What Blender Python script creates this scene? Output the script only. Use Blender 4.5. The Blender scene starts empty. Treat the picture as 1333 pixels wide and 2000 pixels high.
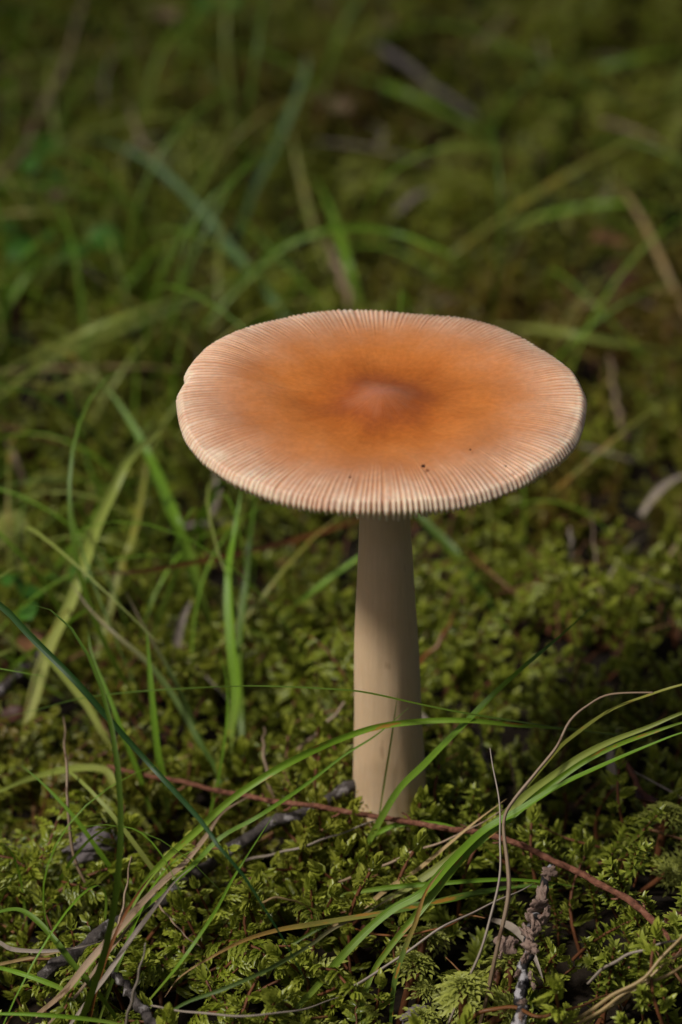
import bpy, bmesh, math, random
import numpy as np
from mathutils import Vector, Matrix, noise as mnoise

# ------------------------------------------------------------------ camera, world, sun, exposure
SC = bpy.context.scene
COL = SC.collection
R = math.radians
PITCH = R(29.0)
FPX = 2000 * 100 / 36.0
CAM = Vector((0.0, -0.4969, 0.3468))
cam_d = bpy.data.cameras.new('camera')
cam_d.lens = 100; cam_d.sensor_fit = 'VERTICAL'; cam_d.sensor_height = 36; cam_d.sensor_width = 24
cam_d.clip_start = 0.02; cam_d.clip_end = 1500
cam_d.dof.use_dof = True; cam_d.dof.focus_distance = 0.560; cam_d.dof.aperture_fstop = 11.0
cam_d.dof.aperture_blades = 0
cam = bpy.data.objects.new('camera', cam_d); COL.objects.link(cam)
cam.location = CAM; cam.rotation_euler = (math.pi / 2 - PITCH, 0, 0)
SC.camera = cam

SUN_EL, SUN_AZ = R(53), R(246)          # azimuth clockwise from +Y: low left, on the camera's side
to_sun = Vector((math.sin(SUN_AZ) * math.cos(SUN_EL), math.cos(SUN_AZ) * math.cos(SUN_EL), math.sin(SUN_EL)))
W = bpy.data.worlds.new('World'); SC.world = W; W.use_nodes = True
nt = W.node_tree; nt.nodes.clear()
wo = nt.nodes.new('ShaderNodeOutputWorld'); bg = nt.nodes.new('ShaderNodeBackground'); sk = nt.nodes.new('ShaderNodeTexSky')
sk.sky_type = 'NISHITA'; sk.sun_disc = False; sk.sun_elevation = SUN_EL; sk.sun_rotation = SUN_AZ
sk.air_density = 0.35; sk.dust_density = 4.0; sk.ozone_density = 0.3
bg.inputs['Strength'].default_value = 0.07
nt.links.new(sk.outputs[0], bg.inputs[0]); nt.links.new(bg.outputs[0], wo.inputs[0])
sun_d = bpy.data.lights.new('sun', 'SUN'); sun_d.energy = 4.0; sun_d.angle = R(8.0); sun_d.color = (1.0, 0.965, 0.91)
sun = bpy.data.objects.new('sun', sun_d); COL.objects.link(sun)
sun.rotation_euler = (-to_sun).to_track_quat('-Z', 'Y').to_euler(); sun.location = (-1, -1, 2)
SC.view_settings.view_transform = 'Standard'; SC.view_settings.look = 'None'
SC.view_settings.exposure = -0.36; SC.view_settings.gamma = 1; SC.view_settings.use_curve_mapping = False
SC.cycles.use_denoising = True
SC.cycles.max_bounces = 8; SC.cycles.diffuse_bounces = 3; SC.cycles.transmission_bounces = 4
rng = random.Random(7)
NR = np.random.RandomState(11)

# ------------------------------------------------------------------ terrain height and pixel to place
def swell(x, y):
    """height of the moss surface, zero at the mushroom's foot (metres, numpy ok)"""
    def f(x, y):
        return (0.0042 * np.sin(x * 61 + 1.3 + 0.9 * np.sin(y * 33)) * np.sin(y * 47 + 0.4 + 1.1 * np.sin(x * 29 + 2)) +
                0.0030 * np.sin(x * 113 + y * 71 + 2.1) * np.sin(y * 97 - x * 37 + 0.7) +
                0.0100 * np.sin(x * 9.1 + 0.5) * np.sin(y * 7.7 + 1.9))
    return f(x, y) - f(0.0103, 0.0)

def ray(px, py):
    u = (px - 666.5) / FPX; v = (1000 - py) / FPX
    c, s = math.cos(PITCH), math.sin(PITCH)
    return Vector((u, c + v * s, -s + v * c))

def P(px, py, h):
    """point seen at a pixel that lies h millimetres above the moss surface"""
    d = ray(px, py); z = h * 0.001
    for _ in range(14):
        t = (z - CAM.z) / d.z
        p = CAM + d * t
        z = 0.5 * z + 0.5 * (float(swell(p.x, p.y)) + h * 0.001)
    return CAM + d * ((z - CAM.z) / d.z)

def mm_px(p):
    """metres covered by one photo pixel at p"""
    f = Vector((0, math.cos(PITCH), -math.sin(PITCH)))
    return (p - CAM).dot(f) / FPX

# ------------------------------------------------------------------ helpers
def tag(o, label=None, cat=None, group=None, kind=None):
    if label: o['label'] = label
    if cat: o['category'] = cat
    if group: o['group'] = group
    if kind: o['kind'] = kind
    return o

def empty(name, loc):
    o = bpy.data.objects.new(name, None); COL.objects.link(o); o.location = loc
    o.empty_display_size = 0.005
    return o

def mesh(name, verts, faces, mat, parent=None, smooth=True, uvs=None, attrs=None, link=True):
    me = bpy.data.meshes.new(name)
    me.from_pydata([tuple(v) for v in verts], [], faces)
    if uvs is not None:
        lay = me.uv_layers.new(name='UVMap')
        li = np.empty(len(me.loops), dtype=np.int32); me.loops.foreach_get('vertex_index', li)
        lay.data.foreach_set('uv', np.asarray(uvs, dtype=np.float32)[li].ravel())
    for k, a in (attrs or {}).items():
        at = me.attributes.new(k, 'FLOAT', 'POINT'); at.data.foreach_set('value', np.asarray(a, dtype=np.float32))
    if smooth: me.shade_smooth()
    if mat: me.materials.append(mat)
    o = bpy.data.objects.new(name, me)
    if link: COL.objects.link(o)
    if parent: o.parent = parent; o.matrix_parent_inverse = Matrix.Translation(-parent.location)
    return o

class NT:
    def __init__(s, name):
        s.m = bpy.data.materials.new(name); s.m.use_nodes = True
        s.t = s.m.node_tree; s.t.nodes.clear(); s.out = s.n('OutputMaterial')
    def n(s, typ, **kw):
        nd = s.t.nodes.new('ShaderNode' + typ)
        for k, v in kw.items():
            if k in nd.inputs and not hasattr(nd, k): nd.inputs[k].default_value = v
            else: setattr(nd, k, v)
        return nd
    def l(s, a, b): s.t.links.new(a, b)
    def ramp(s, fac, stops, interp='LINEAR'):
        r = s.n('ValToRGB'); e = r.color_ramp; e.interpolation = interp
        while len(e.elements) < len(stops): e.elements.new(0.5)
        for el, (p, c) in zip(e.elements, stops):
            el.position = p; el.color = (*c, 1) if len(c) == 3 else c
        s.l(fac, r.inputs[0]); return r.outputs[0]
    def mix(s, fac, a, b, blend='MIX'):
        m = s.n('Mix', data_type='RGBA', blend_type=blend)
        for sock, v in ((m.inputs[0], fac), (m.inputs[6], a), (m.inputs[7], b)):
            if isinstance(v, bpy.types.NodeSocket): s.l(v, sock)
            elif isinstance(v, (int, float)): sock.default_value = v
            else: sock.default_value = (*v, 1)
        return m.outputs[2]
    def math(s, op, a, b=0.0):
        m = s.n('Math', operation=op)
        for sock, v in zip(m.inputs, (a, b)):
            if isinstance(v, bpy.types.NodeSocket): s.l(v, sock)
            else: sock.default_value = v
        return m.outputs[0]
    def noise(s, vec, scale, detail=4, rough=0.55, out='Fac'):
        nd = s.n('TexNoise'); nd.inputs['Scale'].default_value = scale
        nd.inputs['Detail'].default_value = detail; nd.inputs['Roughness'].default_value = rough
        if vec is not None: s.l(vec, nd.inputs['Vector'])
        return nd.outputs[out]
    def bsdf(s, col, rough=0.5, spec=0.5, **kw):
        b = s.n('BsdfPrincipled')
        for k, v in (('Base Color', col), ('Roughness', rough), ('Specular IOR Level', spec), *kw.items()):
            if isinstance(v, bpy.types.NodeSocket): s.l(v, b.inputs[k])
            elif isinstance(v, tuple) and len(v) == 3 and k in ('Base Color',): b.inputs[k].default_value = (*v, 1)
            else: b.inputs[k].default_value = v
        return b
    def bump(s, h, strength=0.5, dist=0.0005):
        b = s.n('Bump'); b.inputs['Strength'].default_value = strength; b.inputs['Distance'].default_value = dist
        s.l(h, b.inputs['Height']); return b.outputs[0]
    def leafy(s, b, col, amount):
        tr = s.n('BsdfTranslucent'); s.l(col, tr.inputs[0])
        mx = s.n('MixShader'); mx.inputs[0].default_value = amount
        s.l(b.outputs[0], mx.inputs[1]); s.l(tr.outputs[0], mx.inputs[2]); s.l(mx.outputs[0], s.out.inputs[0])
    def done(s, b): s.l(b.outputs[0], s.out.inputs[0]); return s.m

# ------------------------------------------------------------------ materials
def mat_ground():
    n = NT('forest_soil'); g = n.n('NewGeometry').outputs['Position']; vl = n.n('VectorMath', operation='LENGTH'); n.l(g, vl.inputs[0]); dist = n.math('MULTIPLY', vl.outputs['Value'], 0.45)
    a = n.noise(g, 90, 8, 0.65); c = n.noise(g, 7, 5)
    soil = n.ramp(a, [(0.3, (0.006, 0.004, 0.003)), (0.6, (0.018, 0.011, 0.006)), (0.78, (0.05, 0.03, 0.016))])
    green = n.ramp(a, [(0.3, (0.015, 0.022, 0.004)), (0.7, (0.06, 0.075, 0.014))])
    f = n.ramp(c, [(0.42, (0.15,) * 3), (0.6, (0.85,) * 3)])
    col = n.mix(n.math('MULTIPLY', f, n.math('MINIMUM', dist, 1.0)), soil, green)
    b = n.bsdf(col, 0.9, 0.2); n.l(n.bump(a, 0.8, 0.004), b.inputs['Normal'])
    return n.done(b)

BROWN = [tuple(P(x, y, 0))[:2] + (r,) for x, y, r in ((1235, 590, 0.085), (1190, 950, 0.055), (30, 1400, 0.04), (650, 215, 0.06))]
def mat_moss(name, ramp, trans=0.36, rough=0.36, spec=0.5, brown=0.12):
    n = NT(name); oi = n.n('ObjectInfo')
    patch = n.noise(oi.outputs['Location'], 28, 2)
    v = n.math('ADD', n.math('MULTIPLY', oi.outputs['Random'], 0.5), n.math('SUBTRACT', n.math('MULTIPLY', patch, 1.1), 0.3))
    col = n.ramp(v, ramp)
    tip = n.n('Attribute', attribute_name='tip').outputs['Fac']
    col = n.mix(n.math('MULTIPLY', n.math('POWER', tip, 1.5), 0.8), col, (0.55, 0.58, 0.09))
    p2 = n.noise(oi.outputs['Location'], 17, 2)
    bf = n.ramp(p2, [(0.57, (0, 0, 0)), (0.68, (brown * 5,) * 3)])
    col = n.mix(bf, col, (0.17, 0.115, 0.018))
    for (qx, qy, qr) in BROWN:                                        # dead rusty moss where it grows
        vd = n.n('VectorMath', operation='DISTANCE'); n.l(oi.outputs['Location'], vd.inputs[0]); vd.inputs[1].default_value = (qx, qy, 0)
        wob = n.math('ADD', n.math('DIVIDE', vd.outputs['Value'], qr * 1.05), n.math('MULTIPLY', n.math('SUBTRACT', p2, 0.5), 1.6))
        col = n.mix(n.ramp(wob, [(0.0, (0.75,) * 3), (0.55, (0.65,) * 3), (0.85, (0, 0, 0))]), col, (0.20, 0.095, 0.018))
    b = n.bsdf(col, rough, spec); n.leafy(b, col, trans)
    return n.m

def mat_plain(name, col, rough=0.6, spec=0.4, trans=0.0, var=0.35, scale=600):
    n = NT(name); tc = n.n('TexCoord').outputs['Object']
    f = n.noise(tc, scale, 4)
    c = n.ramp(f, [(0.3, tuple(x * (1 - var) for x in col)), (0.7, tuple(min(1, x * (1 + var)) for x in col))])
    b = n.bsdf(c, rough, spec)
    if trans: n.leafy(b, c, trans)
    else: n.done(b)
    return n.m

def mat_grass(name, stops, trans=0.28, rough=0.42, spec=0.4, spots=0.0, spot_col=(0.42, 0.20, 0.03), vein=0.55):
    """stops: colours from root (0) to tip (1); fine lengthwise veins; rusty spots that belong to the leaf"""
    n = NT(name); uv = n.n('UVMap').outputs[0]
    sp = n.n('SeparateXYZ'); n.l(uv, sp.inputs[0])
    oi = n.n('ObjectInfo')
    jit = n.noise(n.n('TexCoord').outputs['Object'], 55, 3)
    t = n.math('ADD', sp.outputs[0], n.math('MULTIPLY', n.math('SUBTRACT', jit, 0.5), 0.35))
    col = n.ramp(t, stops)
    wv = n.math('SINE', n.math('MULTIPLY', sp.outputs[1], 34.0))
    wf = n.math('MULTIPLY', n.math('ADD', n.math('MULTIPLY', wv, 0.5), 0.5), vein)
    dark = n.mix(1.0, col, (0.55, 0.6, 0.5), 'MULTIPLY')
    col = n.mix(wf, col, dark)
    hv = n.n('HueSaturation'); n.l(col, hv.inputs['Color'])
    n.l(n.math('ADD', 0.95, n.math('MULTIPLY', oi.outputs['Random'], 0.45)), hv.inputs['Value']); col = hv.outputs[0]
    if spots:
        cm = n.n('CombineXYZ'); n.l(n.math('MULTIPLY', sp.outputs[0], 16), cm.inputs[0]); n.l(n.math('MULTIPLY', sp.outputs[1], 1.2), cm.inputs[1])
        n.l(n.math('MULTIPLY', oi.outputs['Random'], 50), cm.inputs[2])
        sf = n.ramp(n.noise(cm.outputs[0], 1.0, 3), [(0.62 - spots * 0.1, (0, 0, 0)), (0.68 - spots * 0.1, (0.9,) * 3)])
        col = n.mix(sf, col, spot_col)
    b = n.bsdf(col, rough, spec); n.l(n.bump(wv, 0.25, 0.0001), b.inputs['Normal'])
    n.leafy(b, col, trans)
    return n.m

GM = {
 'fresh': mat_grass('grass_fresh', [(0, (0.24, 0.30, 0.05)), (0.3, (0.17, 0.30, 0.02)), (1, (0.15, 0.29, 0.016))], spots=0.0),
 'spot': mat_grass('grass_spotted', [(0, (0.22, 0.31, 0.03)), (0.5, (0.18, 0.32, 0.02)), (1, (0.21, 0.31, 0.025))], spots=0.35),
 'dark': mat_grass('grass_shaded_dark', [(0, (0.03, 0.07, 0.010)), (1, (0.015, 0.05, 0.012))], trans=0.15),  # dark blue-green, with the shade on the drooping blade put into the colour
 'deep': mat_grass('grass_deep_green', [(0, (0.11, 0.17, 0.013)), (1, (0.085, 0.16, 0.012))], trans=0.2),
 'pale': mat_grass('grass_pale', [(0, (0.34, 0.34, 0.09)), (0.5, (0.30, 0.35, 0.065)), (1, (0.28, 0.33, 0.065))], trans=0.3),
 'blue': mat_grass('grass_bluish', [(0, (0.13, 0.23, 0.08)), (1, (0.19, 0.29, 0.14))], trans=0.2),
 'olive': mat_grass('grass_olive', [(0, (0.19, 0.21, 0.035)), (1, (0.26, 0.25, 0.045))], spots=0.3),
 'tip': mat_grass('grass_orange_tip', [(0, (0.10, 0.18, 0.024)), (0.45, (0.13, 0.19, 0.03)), (0.68, (0.40, 0.24, 0.06)), (1, (0.42, 0.26, 0.12))], spots=0.4),
 'tantip': mat_grass('grass_tan_tip', [(0, (0.10, 0.18, 0.03)), (0.5, (0.14, 0.19, 0.05)), (0.75, (0.30, 0.25, 0.13)), (1, (0.34, 0.26, 0.17))]),
 'dead': mat_grass('grass_dead', [(0, (0.26, 0.17, 0.10)), (0.5, (0.33, 0.23, 0.15)), (1, (0.30, 0.20, 0.13))], trans=0.12, rough=0.55, spots=0.2, spot_col=(0.13, 0.07, 0.035)),
 'deadg': mat_grass('grass_dead_grey', [(0, (0.24, 0.19, 0.15)), (1, (0.31, 0.25, 0.21))], trans=0.1, rough=0.6),
 'straw': mat_grass('grass_straw', [(0, (0.32, 0.22, 0.09)), (1, (0.40, 0.27, 0.12))], trans=0.15, rough=0.5),
 'rust': mat_grass('grass_rust', [(0, (0.20, 0.075, 0.02)), (0.6, (0.22, 0.08, 0.022)), (1, (0.09, 0.03, 0.012))], trans=0.2),
}

def mat_cap():
    n = NT('mushroom_cap_skin')
    rad = n.n('Attribute', attribute_name='rad').outputs['Fac']
    rid = n.n('Attribute', attribute_name='ridge').outputs['Fac']
    tc = n.n('TexCoord').outputs['Object']
    blot = n.noise(tc, 110, 5, 0.6); fine = n.noise(tc, 900, 4, 0.6)
    uv = n.n('UVMap').outputs[0]
    mp = n.n('Mapping'); n.l(uv, mp.inputs[0]); mp.inputs['Scale'].default_value = (150, 4.0, 1)
    fib = n.noise(mp.outputs[0], 1.0, 4, 0.6)                       # radial fibres
    r2 = n.math('ADD', rad, n.math('MULTIPLY', n.math('SUBTRACT', blot, 0.5), 0.34))
    r2 = n.math('ADD', r2, n.math('MULTIPLY', n.math('SUBTRACT', fib, 0.5), 0.16))
    col = n.ramp(r2, [(0.0, (0.47, 0.175, 0.095)), (0.09, (0.42, 0.14, 0.055)), (0.19, (0.35, 0.09, 0.018)), (0.32, (0.47, 0.135, 0.02)),
                      (0.48, (0.58, 0.195, 0.042)), (0.68, (0.58, 0.235, 0.09)), (0.84, (0.62, 0.31, 0.17)), (0.95, (0.71, 0.44, 0.30)), (1.0, (0.80, 0.63, 0.48))])
    strip = n.math('MULTIPLY', n.ramp(rad, [(0.66, (0, 0, 0)), (0.92, (1, 1, 1))]), n.ramp(rid, [(0.35, (0, 0, 0)), (0.75, (1, 1, 1))]))
    col = n.mix(n.math('MULTIPLY', strip, 0.34), col, (0.88, 0.71, 0.57))
    groove = n.math('MULTIPLY', n.ramp(rad, [(0.64, (0, 0, 0)), (0.84, (1, 1, 1))]), n.ramp(rid, [(0.1, (1, 1, 1)), (0.45, (0, 0, 0))]))
    col = n.mix(n.math('MULTIPLY', groove, 0.40), col, (0.54, 0.25, 0.13))
    und = n.n('Attribute', attribute_name='under').outputs['Fac']
    col = n.mix(und, col, (0.78, 0.64, 0.46))
    big = n.noise(tc, 48, 3, 0.55)
    col = n.mix(1.0, col, n.ramp(big, [(0.34, (0.88, 0.84, 0.80)), (0.62, (1.08, 1.06, 1.0))]), 'MULTIPLY')
    mo = n.ramp(fine, [(0.3, (0.86,) * 3), (0.7, (1.06,) * 3)])
    col = n.mix(1.0, col, mo, 'MULTIPLY')
    b = n.bsdf(col, 0.46, 0.35)
    b.inputs['Subsurface Weight'].default_value = 0.35
    b.inputs['Subsurface Radius'].default_value = (1.0, 0.45, 0.2)
    b.inputs['Subsurface Scale'].default_value = 0.0022
    n.l(n.bump(n.math('ADD', n.math('MULTIPLY', fine, 0.4), fib), 0.22, 0.0002), b.inputs['Normal'])
    return n.done(b)

def mat_flesh():
    n = NT('mushroom_gill_flesh'); tc = n.n('TexCoord').outputs['Object']
    f = n.noise(tc, 700, 4)
    col = n.ramp(f, [(0.3, (0.66, 0.50, 0.33)), (0.7, (0.80, 0.66, 0.48))])
    b = n.bsdf(col, 0.55, 0.3); b.inputs['Subsurface Weight'].default_value = 0.3
    b.inputs['Subsurface Radius'].default_value = (1.0, 0.5, 0.25); b.inputs['Subsurface Scale'].default_value = 0.0015
    return n.done(b)

def mat_stem():
    n = NT('mushroom_stem_skin'); tc = n.n('TexCoord').outputs['Object']
    mp = n.n('Mapping'); n.l(tc, mp.inputs[0]); mp.inputs['Scale'].default_value = (1, 1, 0.09)
    fib = n.noise(mp.outputs[0], 1500, 4, 0.6); blot = n.noise(tc, 90, 4)
    mp2 = n.n('Mapping'); n.l(tc, mp2.inputs[0]); mp2.inputs['Scale'].default_value = (1, 1, 0.35)
    streak = n.noise(mp2.outputs[0], 420, 2, 0.5)
    col = n.ramp(blot, [(0.3, (0.62, 0.43, 0.25)), (0.7, (0.69, 0.50, 0.315))])
    col = n.mix(1.0, col, n.ramp(fib, [(0.3, (0.94, 0.93, 0.91)), (0.7, (1.02,) * 3)]), 'MULTIPLY')
    col = n.mix(n.ramp(streak, [(0.70, (0, 0, 0)), (0.80, (0.35,) * 3)]), col, (0.27, 0.125, 0.05))
    b = n.bsdf(col, 0.6, 0.3); b.inputs['Subsurface Weight'].default_value = 0.3
    b.inputs['Subsurface Radius'].default_value = (1.0, 0.5, 0.25); b.inputs['Subsurface Scale'].default_value = 0.002
    n.l(n.bump(fib, 0.15, 0.0002), b.inputs['Normal'])
    return n.done(b)

def mat_bark(name, stops, scale=500, bump=0.7, lichen=None):
    n = NT(name); tc = n.n('TexCoord').outputs['Object']
    f = n.noise(tc, scale, 6, 0.65)
    col = n.ramp(f, stops)
    if lichen:
        lf = n.ramp(n.noise(tc, scale * 0.45, 4, 0.6), [(0.54, (0, 0, 0)), (0.60, (0.85,) * 3)])
        col = n.mix(lf, col, lichen)
    b = n.bsdf(col, 0.8, 0.25); n.l(n.bump(f, bump, 0.0008), b.inputs['Normal'])
    return n.done(b)

M = {
 'ground': mat_ground(),
 'feather': mat_moss('feather_moss', [(0.05, (0.035, 0.062, 0.002)), (0.35, (0.11, 0.16, 0.003)), (0.65, (0.21, 0.26, 0.008)), (1.0, (0.06, 0.10, 0.002))]),
 'tuft': mat_moss('tuft_moss', [(0.05, (0.022, 0.05, 0.002)), (0.4, (0.06, 0.11, 0.003)), (0.7, (0.12, 0.175, 0.006)), (1.0, (0.035, 0.07, 0.002))], brown=0.05, rough=0.36),
 'bog': mat_moss('bog_moss', [(0.1, (0.17, 0.20, 0.05)), (0.8, (0.27, 0.29, 0.10))], brown=0.0, rough=0.5),
 'moss_stem': mat_plain('moss_stem', (0.13, 0.045, 0.015)),
 'cap': mat_cap(), 'flesh': mat_flesh(), 'stem': mat_stem(),
 'red_twig': mat_bark('red_twig_bark', [(0.3, (0.07, 0.026, 0.014)), (0.55, (0.20, 0.078, 0.044)), (0.75, (0.33, 0.17, 0.11))], 700),
 'dark_twig': mat_bark('dark_twig_bark', [(0.3, (0.025, 0.02, 0.018)), (0.6, (0.085, 0.07, 0.062)), (0.8, (0.16, 0.14, 0.125))], 600, 0.8, (0.30, 0.27, 0.26)),
 'black_twig': mat_bark('black_twig_bark', [(0.3, (0.008, 0.007, 0.007)), (0.7, (0.035, 0.03, 0.03))], 800, 1.0, (0.45, 0.42, 0.42)),
 'grey_stick': mat_bark('grey_stick_wood', [(0.3, (0.09, 0.075, 0.065)), (0.7, (0.21, 0.18, 0.16))], 400),
 'crust': mat_bark('pink_crust', [(0.3, (0.10, 0.06, 0.045)), (0.50, (0.42, 0.27, 0.20)), (0.70, (0.74, 0.62, 0.55))], 650, 0.7),
 'bark_chunk': mat_bark('grey_bark', [(0.3, (0.12, 0.10, 0.105)), (0.55, (0.30, 0.25, 0.25)), (0.75, (0.44, 0.39, 0.39))], 500, 0.7),
 'leaf_green': mat_plain('seedling_leaf', (0.06, 0.17, 0.016), 0.4, 0.4, 0.25, 0.25, 250),
 'leaf_brown': mat_plain('dry_leaf', (0.24, 0.115, 0.05), 0.6, 0.3, 0.15, 0.4, 200),
 'leaf_red': mat_plain('dry_red_leaf', (0.075, 0.025, 0.012), 0.55, 0.35, 0.12, 0.4, 220),
 'leaf_pale': mat_plain('dry_pale_leaf', (0.22, 0.15, 0.085), 0.6, 0.3, 0.15, 0.35, 200),
 'needle': mat_plain('needle', (0.17, 0.08, 0.03), 0.55, 0.35),
 'speck': mat_plain('soil_crumb', (0.025, 0.012, 0.008), 0.8, 0.2),
}

# ------------------------------------------------------------------ ground: one sheet to the horizon
def build_ground():
    n = 260
    s = np.linspace(-1, 1, n)
    g = np.sinh(s * 8.2) / np.sinh(8.2) * 400
    X, Y = np.meshgrid(g, g + 0.15, indexing='xy')
    Rr = np.hypot(X, Y)
    fade = np.clip(1 - (Rr - 2) / 4, 0, 1)
    Z = swell(X, Y) * fade - 0.0135 + np.clip(Rr - 3, 0, None) * 0.004 * np.sin(X * 0.21) * np.cos(Y * 0.17)
    V = np.stack([X, Y, Z], -1).reshape(-1, 3)
    i = np.arange(n * n).reshape(n, n)
    F = np.stack([i[:-1, :-1], i[:-1, 1:], i[1:, 1:], i[1:, :-1]], -1).reshape(-1, 4)
    o = mesh('ground', V.tolist(), F.tolist(), M['ground'])
    tag(o, 'dark forest soil showing between the moss', 'ground', kind='structure')
build_ground()

# ------------------------------------------------------------------ moss shoots (templates)
class LB:
    """collects leaves into one mesh"""
    def __init__(s): s.v, s.f, s.t, s.m = [], [], [], []
    def leaf(s, o, d, up, L, Wd, curl=0.3, cup=0.25, t0=0.0, mi=0):
        d = d.normalized(); side = d.cross(up)
        if side.length < 1e-6: side = d.cross(Vector((1, 0, 0.01)))
        side.normalize(); nrm = side.cross(d).normalized()
        b = len(s.v)
        for q, w in ((0, 0.35), (0.38, 1.0), (0.72, 0.62)):
            c = o + d * (L * q) + nrm * (-curl * L * q * q)
            for k in (-1, 0, 1):
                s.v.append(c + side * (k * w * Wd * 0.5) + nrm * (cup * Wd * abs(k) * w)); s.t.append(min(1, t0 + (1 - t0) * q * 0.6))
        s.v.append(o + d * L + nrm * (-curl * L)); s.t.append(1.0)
        for r in (0, 3):
            for k in (0, 1):
                s.f.append((b + r + k, b + r + k + 1, b + r + k + 4, b + r + k + 3)); s.m.append(mi)
        s.f += [(b + 6, b + 7, b + 9), (b + 7, b + 8, b + 9)]; s.m += [mi, mi]
    def tube(s, pts, r0, r1, mi=1, sides=4):
        b = len(s.v); n = len(pts)
        for i, p in enumerate(pts):
            t = (pts[min(i + 1, n - 1)] - pts[max(i - 1, 0)]).normalized()
            a = t.cross(Vector((0.3, 1, 0.1))).normalized(); c = t.cross(a)
            r = r0 + (r1 - r0) * i / (n - 1)
            for k in range(sides):
                an = 2 * math.pi * k / sides
                s.v.append(p + a * (math.cos(an) * r) + c * (math.sin(an) * r)); s.t.append(0)
        for i in range(n - 1):
            for k in range(sides):
                k2 = (k + 1) % sides
                s.f.append((b + i * sides + k, b + i * sides + k2, b + (i + 1) * sides + k2, b + (i + 1) * sides + k)); s.m.append(mi)
    def obj(s, name, mats):
        o = mesh(name, s.v, s.f, mats[0], attrs={'tip': s.t}, link=False)
        for m in mats[1:]: o.data.materials.append(m)
        o.data.polygons.foreach_set('material_index', np.asarray(s.m, dtype=np.int32))
        return o

def feather_shoot(seed):
    r = random.Random(seed); b = LB(); mmm = 0.001
    L = r.uniform(17, 21) * mmm; bend = r.uniform(0.5, 1.1)
    def pt(t):
        a = bend * t * t
        return Vector((math.sin(a) * t * L * 0.75, 0.0012 * math.sin(t * 4 + seed), math.cos(a * 0.8) * t * L))
    b.tube([pt(i / 6) for i in range(7)], 0.00035, 0.0002)
    nb = 13
    for i in range(nb):
        t = 0.28 + 0.68 * i / (nb - 1)
        o = pt(t); tang = (pt(min(1, t + 0.03)) - pt(t - 0.03)).normalized()
        sd = 1 if i % 2 else -1
        side = Vector((0, sd, 0))
        up = side.cross(tang) * sd
        if up.z < 0: up = -up
        bl = (5.6 * (1 - abs(t - 0.52) * 1.5) * r.uniform(0.75, 1.2)) * mmm
        d = (side * 0.9 + tang * r.uniform(0.35, 0.8) + up * r.uniform(-0.1, 0.35)).normalized()
        nl = 9
        p = o.copy()
        for k in range(nl):
            q = k / (nl - 1)
            dd = (d - up * 0.95 * q + tang * 0.2 * q).normalized()
            sdv = dd.cross(up).normalized()
            sgn = 1 if k % 2 else -1
            ld = (dd * 0.9 + sdv * (0.36 * sgn) + up * r.uniform(-0.1, 0.3)).normalized()
            b.leaf(p, ld, up, (1.5 - 0.4 * q) * mmm * r.uniform(0.85, 1.2), 0.78 * mmm * (1 - 0.35 * q), 0.3, 0.4, q * 0.5)
            p = p + dd * (bl / nl)
    tipd = (pt(1) - pt(0.94)).normalized()
    for k in range(7):
        an = k * 2.4
        sv = Vector((math.cos(an), math.sin(an), 0.2))
        b.leaf(pt(1), (tipd + sv * 0.45).normalized(), sv, 2.1 * mmm, 1.0 * mmm, -0.15, 0.35, 0.5)
    return b.obj('moss_shoot', [M['feather'], M['moss_stem']])

def tuft_shoot(seed, n=36):
    r = random.Random(seed); b = LB(); mmm = 0.001
    L = r.uniform(13, 16) * mmm; lean = Vector((r.uniform(-.2, .35), r.uniform(-.2, .2), 1))
    pts = [Vector((lean.x * L * (i / 5) ** 2, lean.y * L * (i / 5) ** 2, L * i / 5)) for i in range(6)]
    b.tube(pts, 0.00035, 0.00022)
    for k in range(n):
        t = 0.25 + 0.75 * (k / (n - 1)) ** 0.8
        i = min(4, int(t * 5)); o = pts[i].lerp(pts[i + 1], t * 5 - i)
        an = k * 2.39996 + r.uniform(-.2, .2)
        rad = Vector((math.cos(an), math.sin(an), 0))
        up = r.uniform(0.4, 1.0) + 1.5 * max(0, t - 0.72) / 0.28 * (0.4 + 0.6 * r.random())
        d = (rad + Vector((0, 0, up))).normalized()
        b.leaf(o, d, Vector((0, 0, 1)) - rad * 0.2, r.uniform(1.6, 2.5) * mmm, r.uniform(0.8, 1.1) * mmm, r.uniform(-0.1, 0.6), 0.28, 0.5 * t)
    return b.obj('moss_shoot', [M['tuft'], M['moss_stem']])

def plump_shoot(seed):
    """shoot with stubby swollen branchlets and a bright bud on top"""
    r = random.Random(seed); b = LB(); mmm = 0.001
    L = r.uniform(14, 18) * mmm
    ph = r.uniform(0, 6)
    pts = [Vector((0.0022 * math.sin(i * .5 + ph), 0.0022 * math.cos(i * .6 + ph), L * i / 6)) for i in range(7)]
    b.tube(pts, 0.0004, 0.00025)
    def twiglet(o, d, ln, wd):
        for k in range(9):
            q = k / 8; an = k * 2.2
            a = d.cross(Vector((0.2, 0.3, 1))).normalized(); c = d.cross(a)
            rv = a * math.cos(an) + c * math.sin(an)
            b.leaf(o + d * (ln * q * 0.7), (d * (0.9 + q) + rv * (0.55 - 0.3 * q)).normalized(), rv, wd * (2.0 - .4 * q), wd * 1.05, -0.12, 0.4, 0.3 + q * .5)
    for k in range(8):
        t = 0.35 + 0.6 * k / 7; i = min(5, int(t * 6)); o = pts[i].lerp(pts[i + 1], t * 6 - i)
        an = k * 2.4 + ph
        d = Vector((math.cos(an), math.sin(an), r.uniform(0.15, 0.7))).normalized()
        twiglet(o, d, r.uniform(2.2, 4.2) * mmm, r.uniform(0.7, 0.95) * mmm)
    twiglet(pts[-1], (pts[-1] - pts[-2]).normalized(), 3 * mmm, 1.05 * mmm)
    return b.obj('moss_shoot', [M['feather'], M['moss_stem']])

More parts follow.
